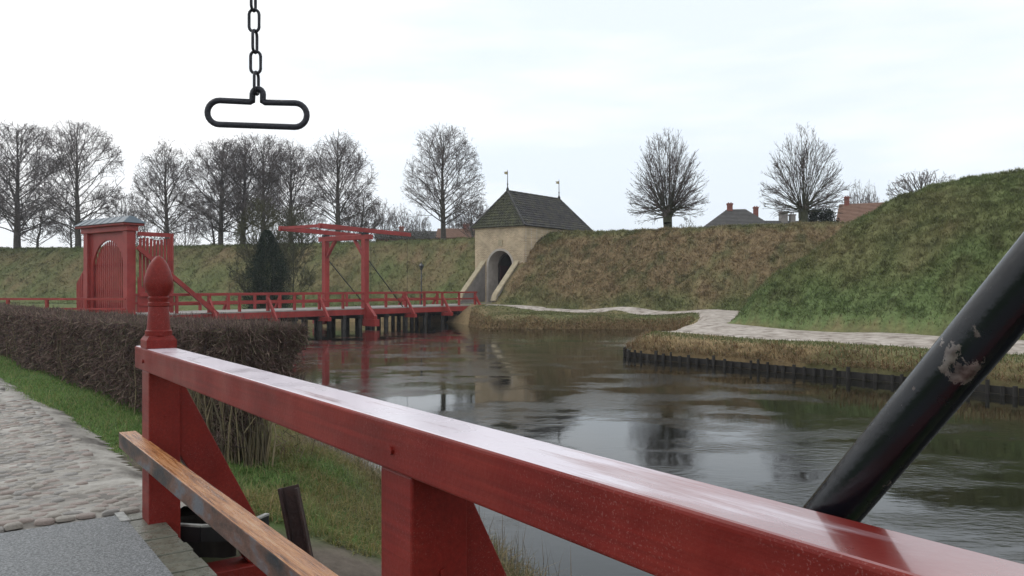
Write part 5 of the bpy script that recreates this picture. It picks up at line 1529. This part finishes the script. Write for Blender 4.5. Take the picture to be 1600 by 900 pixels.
# reedy lips of the far and right banks
shore_d = lambda x, y: np.where(inside(x, y, SHORE), -1, seg_dist(x, y, SHORE))
tan = [(0.29, 0.20, 0.105), (0.22, 0.14, 0.072), (0.35, 0.26, 0.145), (0.18, 0.11, 0.06), (0.16, 0.15, 0.065)]
def lipf(x, y): d = shore_d(x, y); sd = seg_dist(x, y, SHORE); return (((d > 0) | (sd < 0.10)) & (sd < 0.75 - .5 * rng.random(len(x)))) & (noton(x, y))
x, y = scatter(150000, (4, 19, 12, 36), lambda x, y: lipf(x, y) & (x + y * 0.62 > 20))
blades('bank_reeds', x, y, (0.20, 0.46), (0.012, 0.028), tan, lean=(0.3, 1.6), label='tan dead grass hanging over the right bank', bend=1.2, az=math.atan2(-0.6, -0.8) + rng.normal(0, .7, len(x)), zmin=-0.80)
x, y = scatter(120000, (-3, 11, 45, 58), lambda x, y: (shore_d(x, y) > 0.02) & (shore_d(x, y) < 1.25 * rng.random(len(x)) ** .6) & noton(x, y))
blades('bank_reeds', x, y, (0.14, 0.34), (0.02, 0.04), tan, lean=(0.3, 1.3), label='tan dead grass along the far bank below the gatehouse', bend=0.8)
def greenf(x, y): d = shore_d(x, y); return (d > 0.3 + .4 * vnoise(x * 1.5, y * 1.5, 19)) & noton(x, y) & (dbf(x, y) < 0)
x, y = scatter(60000, (3.5, 20, 12, 52), lambda x, y: greenf(x, y) & (d_ok(x, y)))if False else scatter(110000, (3.5, 20, 12, 52), greenf)
blades('bank_grass', x, y, (0.06, 0.16), (0.015, 0.03), [(0.10, 0.135, 0.045), (0.13, 0.15, 0.055), (0.08, 0.105, 0.035), (0.18, 0.155, 0.07)], label='short green grass on the bank beside the gravel path')
x, y = scatter(40000, (-3, 12, 48, 62), lambda x, y: greenf(x, y) & (latf(x, y) > 1.9))
blades('bank_grass', x, y, (0.05, 0.13), (0.025, 0.045), [(0.10, 0.13, 0.045), (0.13, 0.15, 0.06), (0.18, 0.155, 0.075)], label='short green grass on the far bank below the path')
# verge by the hedge
def vergef(x, y):
    u_ = (x - HA[0]) * hn[0] + (y - HA[1]) * hn[1]
    return (~inside(x, y, ROAD) | (seg_dist(x, y, ROAD) < 0.16 * rng.random(len(x)))) & (u_ < 0.25) & (y > 6.3) & view(x, y, .68) & (x < -2.6)
x, y = scatter(420000, (-15, -2.4, 6.2, 21), vergef)
kp = (fbm(x * 1.2, y * 1.2, 33, 3) + 0.25 * sstep(0, .5, seg_dist(x, y, ROAD)) > .47) | (rng.random(len(x)) < .25); x, y = x[kp], y[kp]
kp = (np.hypot((x + 3.7) / 1.0, (y - 7.5) / 0.8) + 0.7 * (fbm(x * 2, y * 2, 37, 3) - .5) > 0.75) | (rng.random(len(x)) < .12); x, y = x[kp], y[kp]
kp = (y < 12) | (rng.random(len(x)) < .6); x, y = x[kp], y[kp]
G_ = [(0.125, 0.215, 0.055), (0.165, 0.275, 0.075), (0.10, 0.17, 0.045), (0.21, 0.30, 0.10), (0.28, 0.265, 0.115)]
blades('verge_grass', x, y, (0.04, 0.12), (0.005, 0.010), G_, lean=(0.1, 1.0), label='fresh green grass verge between the road and the hedge')
# bank between hedge and water
def bankf(x, y):
    u_ = (x - HA[0]) * hn[0] + (y - HA[1]) * hn[1]; s_ = (x - HA[0]) * hd[0] + (y - HA[1]) * hd[1]
    d = shore_d(x, y)
    return (d > 0.05) & ((u_ > 0.9) | (s_ < -0.1) | ((s_ < 1.3) & (u_ > 0.35))) & (x > -6) & (y < 17) & (np.hypot((x + 1.45) / 1.0, (y - 5.8) / 0.85) > 0.9 + .5 * vnoise(x * 3, y * 3, 2)) & ((x * RN[0] + y * RN[1]) < -1.6) & (y > 5.2)
x, y = scatter(250000, (-6, 1.8, 5, 17), bankf)
nn = fbm(x * 1.1, y * 1.1, 61, 3); dsh = shore_d(x, y)
mixf = sstep(.35, .62, nn + 0.25 * (1 - sstep(.5, 2.0, dsh)))[:, None]
grn = np.array(G_)[rng.integers(0, 5, len(x))]; oth = np.array([(0.25, 0.22, 0.085), (0.30, 0.235, 0.11), (0.20, 0.18, 0.065), (0.15, 0.18, 0.05)])[rng.integers(0, 4, len(x))]
blades('bank_grass', x, y, (0.06, 0.20), (0.005, 0.011), None, lean=(0.2, 1.3), label='mixed green and yellowed grass on the near bank', tintmix=grn * (1 - mixf) + oth * mixf, bend=0.8)
# long dead grass and reed stalks at the near waterline
x, y = scatter(60000, (-3.5, 2.2, 4.6, 14), lambda x, y: (shore_d(x, y) > -0.0) & (shore_d(x, y) < 0.75) & ((x * RN[0] + y * RN[1]) < -1.6))
blades('reed_grass', x, y, (0.16, 0.42), (0.006, 0.012), [(0.24, 0.19, 0.10), (0.19, 0.14, 0.07), (0.28, 0.23, 0.13), (0.10, 0.105, 0.04)], lean=(0.1, 1.2), label='long straw-coloured grass at the near waterline', bend=0.8)
x, y = scatter(2400, (-3.5, 2.4, 4.6, 14), lambda x, y: (seg_dist(x, y, SHORE) < 0.35) & ((x * RN[0] + y * RN[1]) < -1.6))
blades('reed_stalks', x, y, (0.30, 0.65), (0.005, 0.009), [(0.20, 0.145, 0.09), (0.15, 0.11, 0.07)], lean=(0.0, 0.25), label='thin upright dead reed stalks in the near shallows', bend=0.15)

# ------------------------------------------------------------------ damp winter air
hz_m = bpy.data.materials.new('damp_air')
hz_m.use_nodes = True
hn_ = hz_m.node_tree.nodes
hn_.remove(hn_['Principled BSDF'])
pv = hn_.new('ShaderNodeVolumePrincipled')
pv.inputs['Color'].default_value = (0.9, 0.93, 1.0, 1)
pv.inputs['Density'].default_value = 0.0005
hz_m.node_tree.links.new(pv.outputs['Volume'], hn_['Material Output'].inputs['Volume'])
e_ = 1.0
zmin_ = float(GZ.min()) - 1.0
X0, X1, Y0, Y1 = float(xs[0]) - 5, float(xs[-1]) + 5, float(ys[0]) - 5, float(ys[-1]) + 5
hb = MB().hexa([(X0, Y0, zmin_), (X1, Y0, zmin_), (X1, Y1, zmin_), (X0, Y1, zmin_)], [(X0, Y0, 30), (X1, Y0, 30), (X1, Y1, 30), (X0, Y1, 30)])
tag(hb.build('haze', hz_m), 'thin damp haze over the moat and ramparts', kind='stuff')
